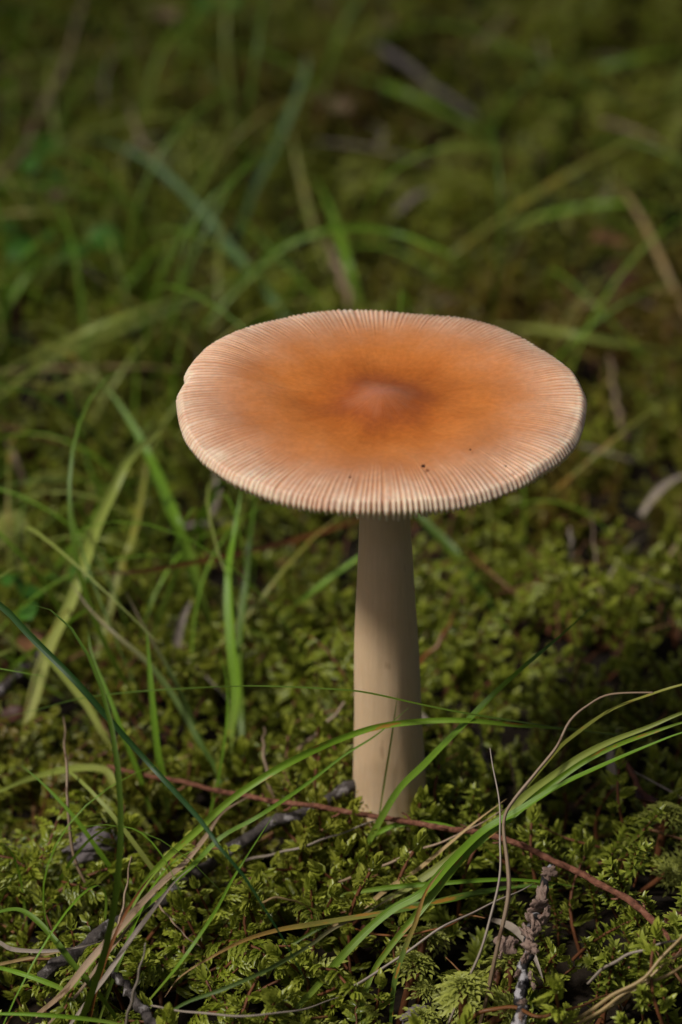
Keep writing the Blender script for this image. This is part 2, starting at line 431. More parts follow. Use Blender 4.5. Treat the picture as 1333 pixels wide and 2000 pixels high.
def bog_head(seed):
    r = random.Random(seed); b = LB(); mmm = 0.001
    b.tube([Vector((0, 0, 0)), Vector((0, 0, 0.012))], 0.0006, 0.0008)
    for k in range(40):
        q = k / 39; an = k * 2.39996
        el = 0.1 + 1.35 * q
        d = Vector((math.cos(an) * math.cos(el), math.sin(an) * math.cos(el), math.sin(el)))
        o = Vector((0, 0, 0.011 + 0.001 * q))
        ln = (6.0 - 3.2 * q) * mmm
        sv = d.cross(Vector((0, 0.1, 1))).normalized()
        for j in range(6):
            b.leaf(o + d * (ln * j * 0.13) - Vector((0, 0, 0.00006 * j * j)), (d + sv * (0.45 if j % 2 else -0.45) + Vector((0, 0, 0.2 - 0.12 * j))).normalized(), Vector((0, 0, 1)), ln * 0.24, 0.62 * mmm, 0.3, 0.35, j * .15)
    return b.obj('moss_shoot', [M['bog'], M['moss_stem']])

TPL = [feather_shoot(1), feather_shoot(2), feather_shoot(3), plump_shoot(4), plump_shoot(5), tuft_shoot(6, 54), tuft_shoot(7, 50), tuft_shoot(8, 60), bog_head(9)]
KIND = ['feather'] * 3 + ['plump'] * 2 + ['tuft'] * 3 + ['bog']

def scatter(name, pts, rot, sc, vi, tpls, label, cat):
    me = bpy.data.meshes.new(name); me.from_pydata(pts.tolist(), [], [])
    for k, typ, a in (('rot', 'FLOAT_VECTOR', rot), ('sc', 'FLOAT', sc), ('vi', 'INT', vi)):
        at = me.attributes.new(k, typ, 'POINT'); at.data.foreach_set('vector' if typ == 'FLOAT_VECTOR' else 'value', np.ascontiguousarray(a).ravel())
    o = bpy.data.objects.new(name, me); COL.objects.link(o)
    ng = bpy.data.node_groups.new(name + '_scatter', 'GeometryNodeTree')
    ng.interface.new_socket('Geometry', in_out='INPUT', socket_type='NodeSocketGeometry')
    ng.interface.new_socket('Geometry', in_out='OUTPUT', socket_type='NodeSocketGeometry')
    N = ng.nodes; gi = N.new('NodeGroupInput'); go = N.new('NodeGroupOutput')
    iop = N.new('GeometryNodeInstanceOnPoints'); iop.inputs['Pick Instance'].default_value = True
    jn = N.new('GeometryNodeJoinGeometry')
    for t in reversed(tpls):                       # join lists the last link first
        ob = N.new('GeometryNodeObjectInfo'); ob.inputs['Object'].default_value = t; ob.inputs['As Instance'].default_value = True
        ng.links.new(ob.outputs['Geometry'], jn.inputs[0])
    def na(k, typ):
        a = N.new('GeometryNodeInputNamedAttribute'); a.data_type = typ; a.inputs['Name'].default_value = k; return a.outputs[0]
    m2p = N.new('GeometryNodeMeshToPoints'); ng.links.new(gi.outputs[0], m2p.inputs[0])
    e2r = N.new('FunctionNodeEulerToRotation'); ng.links.new(na('rot', 'FLOAT_VECTOR'), e2r.inputs[0])
    ng.links.new(m2p.outputs[0], iop.inputs['Points']); ng.links.new(jn.outputs[0], iop.inputs['Instance'])
    ng.links.new(na('vi', 'INT'), iop.inputs['Instance Index']); ng.links.new(e2r.outputs[0], iop.inputs['Rotation'])
    ng.links.new(na('sc', 'FLOAT'), iop.inputs['Scale']); ng.links.new(iop.outputs[0], go.inputs[0])
    md = o.modifiers.new('scatter', 'NODES'); md.node_group = ng
    tag(o, label, cat, kind='stuff')
    return o

def pnoise(x, y, s, o=0.0):
    return np.array([mnoise.noise(Vector((a * s + o, b * s - o, o))) for a, b in zip(x, y)])

FOOT = (0.0103, 0.0)
def moss_points(x0, x1, y0, y1, step, jitter=0.9):
    gx = np.arange(x0, x1, step); gy = np.arange(y0, y1, step)
    X, Y = np.meshgrid(gx, gy); X = X.ravel(); Y = Y.ravel()
    X = X + (NR.rand(X.size) - .5) * step * jitter * 2; Y = Y + (NR.rand(Y.size) - .5) * step * jitter * 2
    return X, Y

def build_moss():
    X1, Y1 = moss_points(-0.26, 0.26, -0.16, 0.66, 0.0051)
    X2, Y2 = moss_points(-2.2, 2.2, -1.6, 2.8, 0.021)
    out = ~((X2 > -0.26) & (X2 < 0.26) & (Y2 > -0.16) & (Y2 < 0.66))
    X = np.concatenate([X1, X2[out]]); Y = np.concatenate([Y1, Y2[out]])
    far = np.concatenate([np.zeros(X1.size, bool), np.ones(int(out.sum()), bool)])
    gap = pnoise(X, Y, 60, 3.3)
    keep = (np.hypot(X - FOOT[0], Y) > 0.0082) & ((gap + 0.35 * pnoise(X, Y, 27, 5.9) > -0.06 - 0.30 * (Y < 0.10)) | (NR.rand(X.size) < 0.14))
    X, Y, far, gap = X[keep], Y[keep], far[keep], gap[keep]
    ra = NR.uniform(2.9, 6.7, 84); rd = NR.uniform(0.0090, 0.0190, 84)
    X = np.concatenate([X, FOOT[0] + np.cos(ra) * rd]); Y = np.concatenate([Y, np.sin(ra) * rd]); far = np.concatenate([far, np.zeros(84, bool)]); gap = np.concatenate([gap, np.full(84, 0.6)])
    n = X.size
    Z = swell(X, Y) - 0.0165 + 0.018 * pnoise(X, Y, 42, 8.1) + 0.002 * np.clip(gap, -1, 1) + NR.normal(0, 0.0016, n)
    kind = pnoise(X, Y, 16, 1.7) + 0.9 * np.clip(X * 5.0, -0.5, 0.6) * (Y < 0.12) + NR.normal(0, 0.16, n)
    vi = np.where(kind < -0.24, NR.randint(0, 3, n), np.where(kind < 0.26, NR.randint(3, 5, n), NR.randint(5, 8, n)))
    mixr = NR.rand(n); vi = np.where(mixr < 0.28, NR.randint(3, 5, n), vi)
    vi = np.where((pnoise(X, Y, 22, 40.2) > 0.40) & (mixr < 0.5), 8, vi)
    Z[-84:] = swell(X[-84:], Y[-84:]) - 0.0120
    sc = NR.uniform(0.8, 1.4, n) * np.where(far, 2.1, 1.0)
    Z = np.where(far, Z - 0.006, Z)
    rot = np.stack([NR.normal(0, 0.38, n), NR.normal(0, 0.38, n), NR.uniform(0, 6.283, n)], -1)
    pts = np.stack([X, Y, Z], -1)
    # the shoots that show largest are objects of their own
    c, s = math.cos(PITCH), math.sin(PITCH)
    dx, dy, dz = X - CAM.x, Y - CAM.y, Z + 0.014 - CAM.z
    dep = dy * c - dz * s; upc = dy * s + dz * c
    px = 666.5 + dx / dep * FPX; py = 1000 - upc / dep * FPX
    inview = (px > 15) & (px < 1318) & (py > 1480) & (py < 1985)
    score = np.where(inview & ~far, sc / dep + 0.12 * (Z - swell(X, Y) + 0.015) * 100, -1)
    pick = np.argsort(-score)[:240]
    ms = np.ones(n, bool); ms[pick] = False
    txt = {'feather': 'feather-branched yellow-green moss shoot', 'plump': 'stubby-branched moss shoot with pale bud',
           'tuft': 'green moss shoot with whorled pointed leaves', 'bog': 'pale rosette-headed moss shoot'}
    marks = [('at the foot of the mushroom stem', 762, 1570), ('beside the grey bark lump', 180, 1660), ('along the dark lichened twig', 480, 1650), ('beside the tan dead bundle', 200, 1850),
             ('behind the thin end of the reddish twig', 330, 1510), ('beside the pink-crusted black twig', 1035, 1850), ('under the arching green bundle', 880, 1720), ('near the thick end of the reddish twig', 1180, 1720),
             ('under the orange-tipped low blade', 480, 1850), ('beside the dry straw sheaf', 1230, 1930), ('around the straight green blade', 640, 1920), ('in shade beyond the bent tan stalk', 1150, 1560), ('near the rusty-edged narrow blade', 800, 1910)]
    def where(i):
        return min(marks, key=lambda m: (px[i] - m[1]) ** 2 + (py[i] - m[2]) ** 2)[0]
    for i in pick:
        t = TPL[vi[i]]
        o = t.copy(); o.name = 'moss_shoot'; COL.objects.link(o)
        o.location = pts[i]; o.rotation_euler = rot[i]; o.scale = (sc[i] * 1.05,) * 3
        lab = txt[KIND[vi[i]]] + ' ' + where(i); tag(o, lab, 'moss', lab.replace('moss shoot', 'moss shoots'))
    scatter('moss', pts[ms], rot[ms], sc[ms], vi[ms].astype(np.int32), TPL, 'dense carpet of yellow-green moss covering the forest floor', 'moss')
build_moss()

def build_needles():
    b = LB(); b.tube([Vector((-0.006, 0, 0)), Vector((-0.002, 0, 0.0004)), Vector((0.003, 0.0005, 0.0004)), Vector((0.0065, 0.001, 0))], 0.00035, 0.0002, 0)
    t = b.obj('needle', [M['needle']])
    n = 900
    x = NR.uniform(-0.3, 0.3, n); y = NR.uniform(-0.15, 0.7, n)
    k = np.hypot(x - FOOT[0], y) > 0.015; x, y = x[k], y[k]; n = x.size
    z = swell(x, y) + NR.normal(-0.001, 0.002, n)
    rot = np.stack([NR.normal(0, 0.3, n), NR.normal(0, 0.4, n), NR.uniform(0, 6.28, n)], -1)
    scatter('needle_litter', np.stack([x, y, z], -1), rot, NR.uniform(0.6, 1.2, n), np.zeros(n, np.int32), [t], 'fallen brown needles lying scattered over the moss', 'needles')
build_needles()

def ribbon_tpl(name, mat, L, w, rise, seed):
    r = random.Random(seed); V, F, U = [], [], []; n = 12; c = r.uniform(-.5, .5)
    for i in range(n):
        t = i / (n - 1); x = (t - .5) * L; y = c * L * t * t; z = rise * math.sin(t * 2.7) * L
        ww = w * (1 - .85 * t ** 2.5) * (.6 + .4 * min(1, t * 4))
        for k in (-1, 0, 1): V.append((x, y + k * ww * .5, z + abs(k) * ww * .2)); U.append((t, k * .5 + .5))
    for i in range(n - 1):
        for k in (0, 1): F.append((i * 3 + k, i * 3 + k + 1, i * 3 + k + 4, i * 3 + k + 3))
    return mesh(name, V, F, GM[mat], uvs=U, link=False)
def build_litter():
    tp = [ribbon_tpl('dead_piece', m, L, w, ri, i) for i, (m, L, w, ri) in enumerate([('dead', .030, .0013, .15), ('deadg', .038, .0010, .2), ('straw', .026, .0009, .12), ('rust', .03, .0010, .15), ('deadg', .02, .0022, .2)])]
    n = 330
    x = NR.uniform(-0.3, 0.3, n); y = NR.uniform(-0.12, 0.68, n); k = (np.hypot(x - FOOT[0], y) > 0.025) & ((y > 0.03) | (NR.rand(n) < 0.35)); x, y = x[k], y[k]; n = x.size
    rot = np.stack([NR.normal(0, 0.3, n), NR.normal(0, 0.3, n), NR.uniform(0, 6.28, n)], -1)
    scatter('dead_grass_litter', np.stack([x, y, swell(x, y) - 0.001 + NR.normal(0, .002, n)], -1), rot, NR.uniform(.6, 1.2, n), NR.randint(0, 5, n).astype(np.int32), tp, 'small bits of dead grass scattered through the moss', 'litter')
    tg = []
    for i, (m, L, w, be) in enumerate([('fresh', .085, .0012, .8), ('olive', .09, .0010, 1.2), ('fresh', .07, .0009, .5), ('pale', .08, .0013, 1.0), ('deep', .10, .0013, 1.0), ('fresh', .095, .0010, 1.35)]):
        V, F, U = [], [], []; nn = 18
        for j in range(nn):
            t = j / (nn - 1); a = be * t * t * 1.3
            ww = w * (1 - .93 * t ** 2.5)
            for q in (-1, 0, 1): V.append((math.sin(a) * t * L * .8, q * ww * .5, math.cos(a) * t * L + abs(q) * ww * .15)); U.append((t, q * .5 + .5))
        for j in range(nn - 1):
            for q in (0, 1): F.append((j * 3 + q, j * 3 + q + 1, j * 3 + q + 4, j * 3 + q + 3))
        tg.append(mesh('grass_piece', V, F, GM[m], uvs=U, link=False))
    x = np.concatenate([NR.uniform(-0.3, 0.3, 330), NR.uniform(-2, 2, 1200)]); y = np.concatenate([NR.uniform(0.07, 0.75, 330), NR.uniform(-1.5, 2.6, 1200)])
    k = np.ones(x.size, bool); k[330:] = (np.abs(x[330:]) > .24 + .1 * np.abs(y[330:])) | (y[330:] > .75) | (y[330:] < -.75)
    k[330:] &= np.hypot(x[330:], y[330:] + .5) > .35
    xl = np.concatenate([NR.uniform(-0.18, -0.03, 300), NR.uniform(-0.11, -0.03, 22)]); yl = np.concatenate([NR.uniform(0.03, 0.45, 300), NR.uniform(-0.075, 0.02, 22)])
    x = np.concatenate([x[k], xl]); y = np.concatenate([y[k], yl]); n = x.size
    rot = np.stack([NR.normal(0, 0.4, n), NR.normal(0, 0.4, n), NR.uniform(0, 6.28, n)], -1)
    scatter('grass', np.stack([x, y, swell(x, y) - 0.008], -1), rot, NR.uniform(.5, 1.15, n), NR.randint(0, 6, n).astype(np.int32), tg, 'thin scattered grass growing through the moss', 'grass')
build_litter()

# ------------------------------------------------------------------ the mushroom
CAPC = CAM + ray(744, 773) * 0.557
def smooth_interp(xs, ys, x):
    """monotone-ish cubic through the profile points"""
    xs = np.asarray(xs, float); ys = np.asarray(ys, float)
    m = np.gradient(ys, xs)
    i = np.clip(np.searchsorted(xs, x) - 1, 0, len(xs) - 2)
    h = xs[i + 1] - xs[i]; t = (x - xs[i]) / h
    return (2 * t**3 - 3 * t**2 + 1) * ys[i] + (t**3 - 2 * t**2 + t) * h * m[i] + (-2 * t**3 + 3 * t**2) * ys[i + 1] + (t**3 - t**2) * h * m[i + 1]

NRIDGE = 226
RCAP = 0.0400
def rim_radius(th):
    r = RCAP * (1 + 0.006 * np.sin(2 * th + 0.4) + 0.004 * np.sin(3 * th + 2.2) + 0.003 * np.sin(5 * th + 1.0) + 0.002 * np.sin(9 * th) + 0.0015 * np.sin(16 * th + 2) + 0.001 * np.sin(29 * th))
    d = (th - R(171) + math.pi) % (2 * math.pi) - math.pi
    return r - 0.0005 * np.exp(-(d / 0.035) ** 2) - 0.0005 * np.clip(1 - np.abs(d - 0.06) / 0.10, 0, 1)
def rim_wave(th):
    return 0.0006 * np.sin(2 * th + 2.0) + 0.0003 * np.sin(3 * th - 0.6) + 0.00018 * np.sin(7 * th + 0.5)
def ridge_phase(th):
    return NRIDGE * th + 1.6 * np.sin(5 * th + 1) + 1.3 * np.sin(11 * th + 2.3) + 0.9 * np.sin(23 * th + 0.2) + 0.8 * np.sin(47 * th + 1.1) * np.sin(3 * th) + 0.5 * np.sin(83 * th)

def build_mushroom():
    foot = Vector((FOOT[0], FOOT[1], -0.004))
    root = empty('mushroom', foot)
    tag(root, 'tall mushroom with flat orange-brown cap, grooved pale rim and tan stem', 'mushroom')
    # cap: upper skin, rim and underside as one surface
    nth = NRIDGE * 8
    th = np.linspace(0, 2 * np.pi, nth, endpoint=False)
    prof_r = [0, 2, 4, 6, 8, 11, 15, 21, 27, 32, 35.5, 38, 39.3, 40]
    prof_z = [1.0, 0.8, 0.25, -0.45, -0.95, -1.25, -1.15, -0.45, 0.05, 0.2, 0.05, -0.35, -0.9, -2.1]
    rr = np.concatenate([np.linspace(0.0006, 0.030, 44), np.linspace(0.0304, 0.0385, 34), np.linspace(0.0387, 0.04, 9)])
    rows, RAD, RID, UND, UV = [], [], [], [], []
    ph = ridge_phase(th)
    tri = 0.5 + 0.5 * np.cos(ph)
    ridge = tri ** 0.75
    amp_j = 0.8 + 0.35 * np.sin(th * 37 + 1.2) * np.sin(th * 13) + 0.25 * np.sin(th * 71) + 0.3 * np.sin(th * 4 + 0.5) * np.sin(th * 9)
    start = 0.66 + 0.04 * np.sin(th * 6 + 1) + 0.05 * np.sin(th * 41 + 2) + 0.04 * np.sin(th * 97)
    Rm = rim_radius(th); wv = rim_wave(th)
    df = (th - R(272) + math.pi) % (2 * math.pi) - math.pi
    tooth = 0.30 + 0.9 * np.exp(-(df / 0.32) ** 2) + 0.3 * np.sin(th * 17 + 1) * np.sin(th * 5 + 2)
    for r in rr:
        q = r / 0.04
        g = np.clip((q - start) / (1.0 - start), 0, 1); g = g * g * (3 - 2 * g)
        rad = q * Rm
        z = smooth_interp(prof_r, prof_z, np.array([r * 1000.0]))[0] * 0.001
        lump = 0.00028 * np.sin(3 * th + q * 7) * min(1, q * 2) + 0.00022 * np.sin(8 * th + 13 * q) * q
        zz = z + wv * q ** 2 + lump + g * amp_j * (ridge - 0.5) * 0.00027
        rad = rad + g * (ridge - 0.5) * tooth * 0.0008 * max(0, (q - 0.94) / 0.06)
        rows.append(np.stack([rad * np.cos(th), rad * np.sin(th), zz], -1))
        RAD.append(np.full(nth, q)); RID.append(ridge * g + 0.5 * (1 - g)); UND.append(np.zeros(nth))
        UV.append(np.stack([th / 6.28318, np.full(nth, q)], -1))
    # thin margin turned under, back to the stem
    for r, z in ((0.0399, -2.9), (0.0394, -3.0), (0.038, -2.5), (0.034, -2.3), (0.028, -2.3), (0.018, -3.0), (0.008, -3.9), (0.004, -4.1)):
        q = r / 0.04
        zz = z * 0.001 + wv * q ** 2 + 0.00030 * (0.5 - ridge) * (1 if q > .97 else 0) 
        rad = q * Rm + (ridge - 0.5) * tooth * (0.0008 if q > .95 else 0)
        rows.append(np.stack([rad * np.cos(th), rad * np.sin(th), zz], -1))
        RAD.append(np.full(nth, 1.0)); RID.append(ridge); UND.append(np.full(nth, 0.75 if q > .97 else 1.0)); UV.append(np.stack([th / 6.28318, np.full(nth, 1.0)], -1))
    V = np.concatenate(rows); nr = len(rows)
    i = np.arange(nr * nth).reshape(nr, nth); j = np.roll(i, -1, 1)
    F = np.stack([i[:-1], i[1:], j[1:], j[:-1]], -1).reshape(-1, 4).tolist()
    V = V.tolist() + [[0, 0, 0.00101]]
    top = len(V) - 1
    F += [(int(i[0, k]), int(j[0, k]), top) for k in range(nth)]
    one = lambda L, e: np.concatenate([np.concatenate(L), [e]])
    cap = mesh('cap', V, F, M['cap'], None, True, np.concatenate([np.concatenate(UV), [[0, 0]]]), {'rad': one(RAD, 0), 'ridge': one(RID, .5), 'under': one(UND, 0)})
    tilt = Matrix.Rotation(R(2.6), 4, 'X') @ Matrix.Rotation(R(1.0), 4, 'Y')
    cap.parent = root; cap.matrix_world = Matrix.Translation(CAPC) @ tilt
    cap.matrix_parent_inverse = Matrix.Translation(-foot)
    cap['label'] = 'flat orange-brown cap with central knob and finely grooved pale rim'
    # gills: one thin plate under every ridge furrow; two plate shapes shared
    def gill(rin, dep):
        prof = [(rin, -3.9, -4.1), (12, -3.3, -3.4 - dep), (20, -2.7, -2.8 - dep * 1.15), (29, -2.1, -2.5 - dep), (35.5, -2.2, -2.7 - dep * 0.55), (38.6, -2.6, -3.5 - dep * 0.12), (39.8, -2.7, -3.8)]
        prof = [p for p in prof if p[0] >= rin]
        v, f = [], []
        for r, a, b_ in prof:
            w = 0.30 if r > 20 else 0.2
            for s in (-1, 1):
                v += [(r * .001, s * w * .001, a * .001), (r * .001, s * w * .0008, (a + (b_ - a) * .85) * .001)]
            v.append((r * .001, 0, b_ * .001))
        for k in range(len(prof) - 1):
            o, p = k * 5, k * 5 + 5
            f += [(o, o + 1, p + 1, p), (o + 1, o + 4, p + 4, p + 1), (o + 4, o + 3, p + 3, p + 4), (o + 3, o + 2, p + 2, p + 3)]
        o = (len(prof) - 1) * 5
        f += [(o, o + 1, o + 4, o + 3, o + 2), (2, 3, 4, 1, 0)]
        me = bpy.data.meshes.new('gill'); me.from_pydata(v, [], f); me.shade_smooth(); me.materials.append(M['flesh']); return me
    gl = [gill(5.2, 3.6), gill(22, 2.4)]
    fine = np.linspace(0, 2 * np.pi, 40000, endpoint=False); fp = ridge_phase(fine)
    k0 = math.ceil(fp[0] / (2 * np.pi)); kk = 0
    for k in range(k0, k0 + NRIDGE):
        t = float(np.interp(k * 2 * np.pi, fp, fine))
        o = bpy.data.objects.new('gill', gl[kk % 2]); kk += 1
        COL.objects.link(o); o.parent = cap
        o.rotation_euler = (0, -float(rim_wave(np.array(t))) / RCAP, t)
        s = float(rim_radius(np.array(t))) / RCAP; o.scale = (s, 1, 0.90 + 0.03 * math.sin(k * 3.7) + 0.24 * math.exp(-(((t - R(272)) / 0.16) ** 2)))
    # stem
    pts = [(763, 1700, 9.0), (762, 1612, 8.4), (762, 1575, 7.95), (761, 1500, 7.55), (759, 1420, 7.15), (756, 1300, 6.75), (754, 1200, 6.2), (753, 1100, 5.6), (752, 1010, 5.05), (750, 900, 4.8), (748, 812, 5.4)]
    ctr = []
    for px, py, r in pts:
        d = ray(px, py); t = (0.0 - CAM.y) / d.y
        p = CAM + d * t
        tt = min(1, max(0, p.z / CAPC.z)); p.y = CAPC.y * tt
        ctr.append((p, r * 0.001))
    ns, nrg = 72, 120
    zs = [c[0].z for c in ctr]
    V, F = [], []
    for a in range(nrg):
        z = zs[0] + (zs[-1] - zs[0]) * a / (nrg - 1)
        x = float(smooth_interp(zs, [c[0].x for c in ctr], np.array([z]))[0]); y = float(smooth_interp(zs, [c[0].y for c in ctr], np.array([z]))[0])
        r = float(smooth_interp(zs, [c[1] for c in ctr], np.array([z]))[0])
        for b in range(ns):
            an = 2 * math.pi * b / ns
            k = 1 + 0.018 * mnoise.noise(Vector((math.cos(an) * 2, math.sin(an) * 2, z * 60))) + 0.010 * mnoise.noise(Vector((math.cos(an) * 9, math.sin(an) * 9, z * 40 + 7)))
            V.append((x + math.cos(an) * r * k, y + math.sin(an) * r * k * 0.97, z))
    for a in range(nrg - 1):
        for b in range(ns):
            c = (b + 1) % ns
            F.append((a * ns + b, a * ns + c, (a + 1) * ns + c, (a + 1) * ns + b))
    F.append(tuple(range(ns - 1, -1, -1)))
    st = mesh('stem', V, F, M['stem'], root)
    st['label'] = 'smooth tan stem thickening towards its mossy foot'
    return cap
CAP = build_mushroom()

def lump(name, loc, size, mat, seed, parent=None, sub=3, rough=0.35, rot=0.0):
    bm = bmesh.new(); bmesh.ops.create_icosphere(bm, subdivisions=sub, radius=1.0)
    for v in bm.verts:
        d = v.co.copy()
        k = 1 + rough * mnoise.noise(d * 1.6 + Vector((seed * 3.1, 0, seed))) + rough * 0.5 * mnoise.noise(d * 4.3 + Vector((0, seed * 1.7, 2)))
        v.co = d * k
    me = bpy.data.meshes.new(name); bm.to_mesh(me); bm.free(); me.shade_smooth(); me.materials.append(mat)
    o = bpy.data.objects.new(name, me); COL.objects.link(o)
    o.scale = size; o.rotation_euler = (rng.uniform(-.3, .3), rng.uniform(-.3, .3), rot)
    if parent:
        o.parent = parent; o.location = Vector(loc) - parent.location
    else: o.location = loc
    return o

def on_cap(px, py):
    d = ray(px, py); z = CAPC.z - 0.0002
    return CAM + d * ((z - CAM.z) / d.z)
for px, py, s, lab in ((827, 912, 0.55, 'largest dark crumb of soil lying on the orange cap'), (684, 934, 0.32, 'small dark crumb lying just inside the grooved cap rim'),
                       (919, 880, 0.26, 'tiny pale-brown crumb lying on the orange cap beside the large crumb'), (988, 912, 0.33, 'small brown crumb caught in the grooves of the cap rim'),
                       (670, 993, 0.36, 'dark crumb stuck on the very edge of the cap rim')):
    p = on_cap(px, py)
    if py > 985: p = CAM + ray(px, py) * 0.5315
    tag(lump('soil_crumb', p + Vector((0, 0, 0.0002)), (s * .0008, s * .0006, s * .0005), M['speck'], px * .01, None, 2, .5, px), lab, 'crumb', 'crumbs on the mushroom cap')

# ------------------------------------------------------------------ grass blades and stalks
def spline(pts, n):
    """Catmull-Rom through pts, resampled evenly to n points"""
    p = [pts[0] * 2 - pts[1]] + list(pts) + [pts[-1] * 2 - pts[-2]]
    dense = []
    for i in range(1, len(p) - 2):
        for k in range(12):
            t = k / 12
            a, b, c, d = p[i - 1], p[i], p[i + 1], p[i + 2]
            dense.append(0.5 * ((2 * b) + (c - a) * t + (2 * a - 5 * b + 4 * c - d) * t * t + (3 * b - a - 3 * c + d) * t ** 3))
    dense.append(p[-2])
    L = [0]
    for a, b in zip(dense, dense[1:]): L.append(L[-1] + (b - a).length)
    out = []
    for k in range(n):
        s = L[-1] * k / (n - 1)
        i = min(len(L) - 2, int(np.searchsorted(L, s, 'right')) - 1)
        f = (s - L[i]) / max(1e-9, L[i + 1] - L[i]); out.append(dense[i].lerp(dense[i + 1], f))
    return out, L[-1]

def path3(px, hs):
    """photo points + height profile (mm over the moss) -> 3-D path"""
    d = [0]
    for a, b in zip(px, px[1:]): d.append(d[-1] + math.hypot(b[0] - a[0], b[1] - a[1]))
    q = np.interp(np.array(d) / d[-1], np.linspace(0, 1, len(hs)), hs)
    return [P(x, y, float(h)) for (x, y), h in zip(px, q)]

def blade(name, label, cat, group, mat, wpx, px, hs, roll=0.0, twist=0.5, fold=0.35, base=0.6):
    ctr = path3(px, hs)
    n = max(18, min(64, len(ctr) * 7))
    pts, L = spline(ctr, n)
    mid = pts[n // 2]; w = (0.80 if mid.y < 0.01 else 0.98) * wpx * mm_px(mid)
    N0 = Vector((0, -0.55, 0.83))
    V, F, U = [], [], []
    last = None
    ph = rng.uniform(0, 6)
    for i, p in enumerate(pts):
        t = i / (n - 1)
        T = (pts[min(i + 1, n - 1)] - pts[max(i - 1, 0)]).normalized()
        Wv = T.cross(N0)
        if Wv.length < 0.05 and last: Wv = last.copy()
        Wv.normalize()
        if last and Wv.dot(last) < 0: Wv.negate()
        last = Wv.copy()
        ro = Matrix.Rotation(roll + twist * math.sin(2.2 * t + ph), 3, T); Wv = ro @ Wv
        Nv = Wv.cross(T)
        if Nv.dot(N0) < 0: Nv = -Nv
        prof = (base + (1 - base) * min(1, t / 0.25)) * (1 - max(0, (t - 0.35) / 0.65) ** 2.2 * 0.97)
        ww = w * prof * (1 + 0.05 * math.sin(t * 31 + ph))
        for s in (-1, -0.5, 0, 0.5, 1):
            V.append(p + Wv * (s * ww * 0.5) + Nv * (abs(s) * fold * ww * 0.5)); U.append((t, s * 0.5 + 0.5))
    for i in range(n - 1):
        for k in range(4):
            F.append((i * 5 + k, i * 5 + k + 1, i * 5 + k + 6, i * 5 + k + 5))
    org = ctr[0]
    o = mesh(name, [v - org for v in V], F, GM[mat], uvs=U); o.location = org
    return tag(o, label, cat, group)

def stalk(name, label, cat, group, mat, wpx, px, hs):
    ctr = path3(px, hs); n = max(14, min(70, len(ctr) * 8)); pts, L = spline(ctr, n)
    w = wpx * mm_px(pts[n // 2]); org = ctr[0]; V, F, U = [], [], []; sd = 7; ph = rng.uniform(0, 9)
    for i, p in enumerate(pts):
        t = i / (n - 1)
        T = (pts[min(i + 1, n - 1)] - pts[max(i - 1, 0)]).normalized()
        a = T.cross(Vector((0.21, -0.5, 0.8))).normalized(); c = T.cross(a)
        wob = 0.22 * w * math.sin(t * 23 + ph)
        r = 0.5 * w * (1 - 0.62 * t ** 2) * (1 + 0.16 * mnoise.noise(Vector((t * 19, ph, 0))))
        for k in range(sd):
            an = 2 * math.pi * k / sd
            V.append(p - org + a * (math.cos(an) * r + wob) + c * (math.sin(an) * r * 0.6)); U.append((t, k / sd))
    for i in range(n - 1):
        for k in range(sd):
            k2 = (k + 1) % sd; F.append((i * sd + k, i * sd + k2, (i + 1) * sd + k2, (i + 1) * sd + k))
    F += [tuple(range(sd - 1, -1, -1)), tuple((n - 1) * sd + k for k in range(sd))]
    o = mesh(name, V, F, GM[mat], uvs=U); o.location = org
    return tag(o, label, cat, group)

GB = 'green grass blades around the mushroom'
GD = 'dead grass blades and stalks over the moss'
GF = 'grass blades in the moss behind the mushroom'
def g(label, mat, w, px, hs, group=GB, **kw): blade('grass_strand', label, 'grass', group, mat, w, px, hs, **kw)
def d(label, mat, w, px, hs, **kw): blade('dead_grass_strand', label, 'grass', GD, mat, w, px, hs, **kw)
def s(label, mat, w, px, hs): stalk('grass_stalk', label, 'stalk', GD, mat, w, px, hs)

# in front of the stem and on the moss round its foot
g('long bright green blade with orange spot arching across the front of the stem', 'spot', 17,
  [(205, 1900), (250, 1785), (302, 1701), (392, 1616), (452, 1561), (528, 1510), (593, 1475), (660, 1445), (736, 1420), (822, 1409), (912, 1407), (1014, 1417), (1114, 1424), (1215, 1434)], [-4, 10, 22, 29, 34, 36, 33, 28, 22])
g('thin deep green blade crossing the stem just above the spotted blade', 'deep', 12,
  [(1260, 1446), (1205, 1437), (1115, 1425), (1014, 1411), (902, 1393), (812, 1375), (726, 1356), (660, 1348), (503, 1341), (377, 1345), (251, 1353), (151, 1366), (75, 1386), (-40, 1412)], [14, 28, 38, 44, 46, 44, 40, 34, 26], roll=0.3)
g('slanting green blade rising past the foot of the stem to a fine tip', 'fresh', 18,
  [(668, 1740), (700, 1683), (746, 1597), (781, 1541), (827, 1496), (862, 1460), (902, 1420), (933, 1389), (973, 1349), (1024, 1303), (1089, 1248), (1140, 1202), (1182, 1166)], [-4, 9, 18, 27, 34, 40, 46, 50])
g('thin green blade running from the dead bundle up across the stem', 'fresh', 13,
  [(95, 2010), (165, 1900), (236, 1817), (302, 1757), (377, 1691), (432, 1636), (503, 1596), (593, 1536), (670, 1477), (735, 1436), (799, 1382)], [-3, 8, 12, 14, 17, 22, 28, 34])
g('short green blade curling over the reddish twig beside the stem foot', 'fresh', 13,
  [(690, 1706), (706, 1660), (731, 1632), (771, 1612), (827, 1607), (887, 1617), (928, 1642), (973, 1680)], [-3, 6, 10, 11, 8, 3])
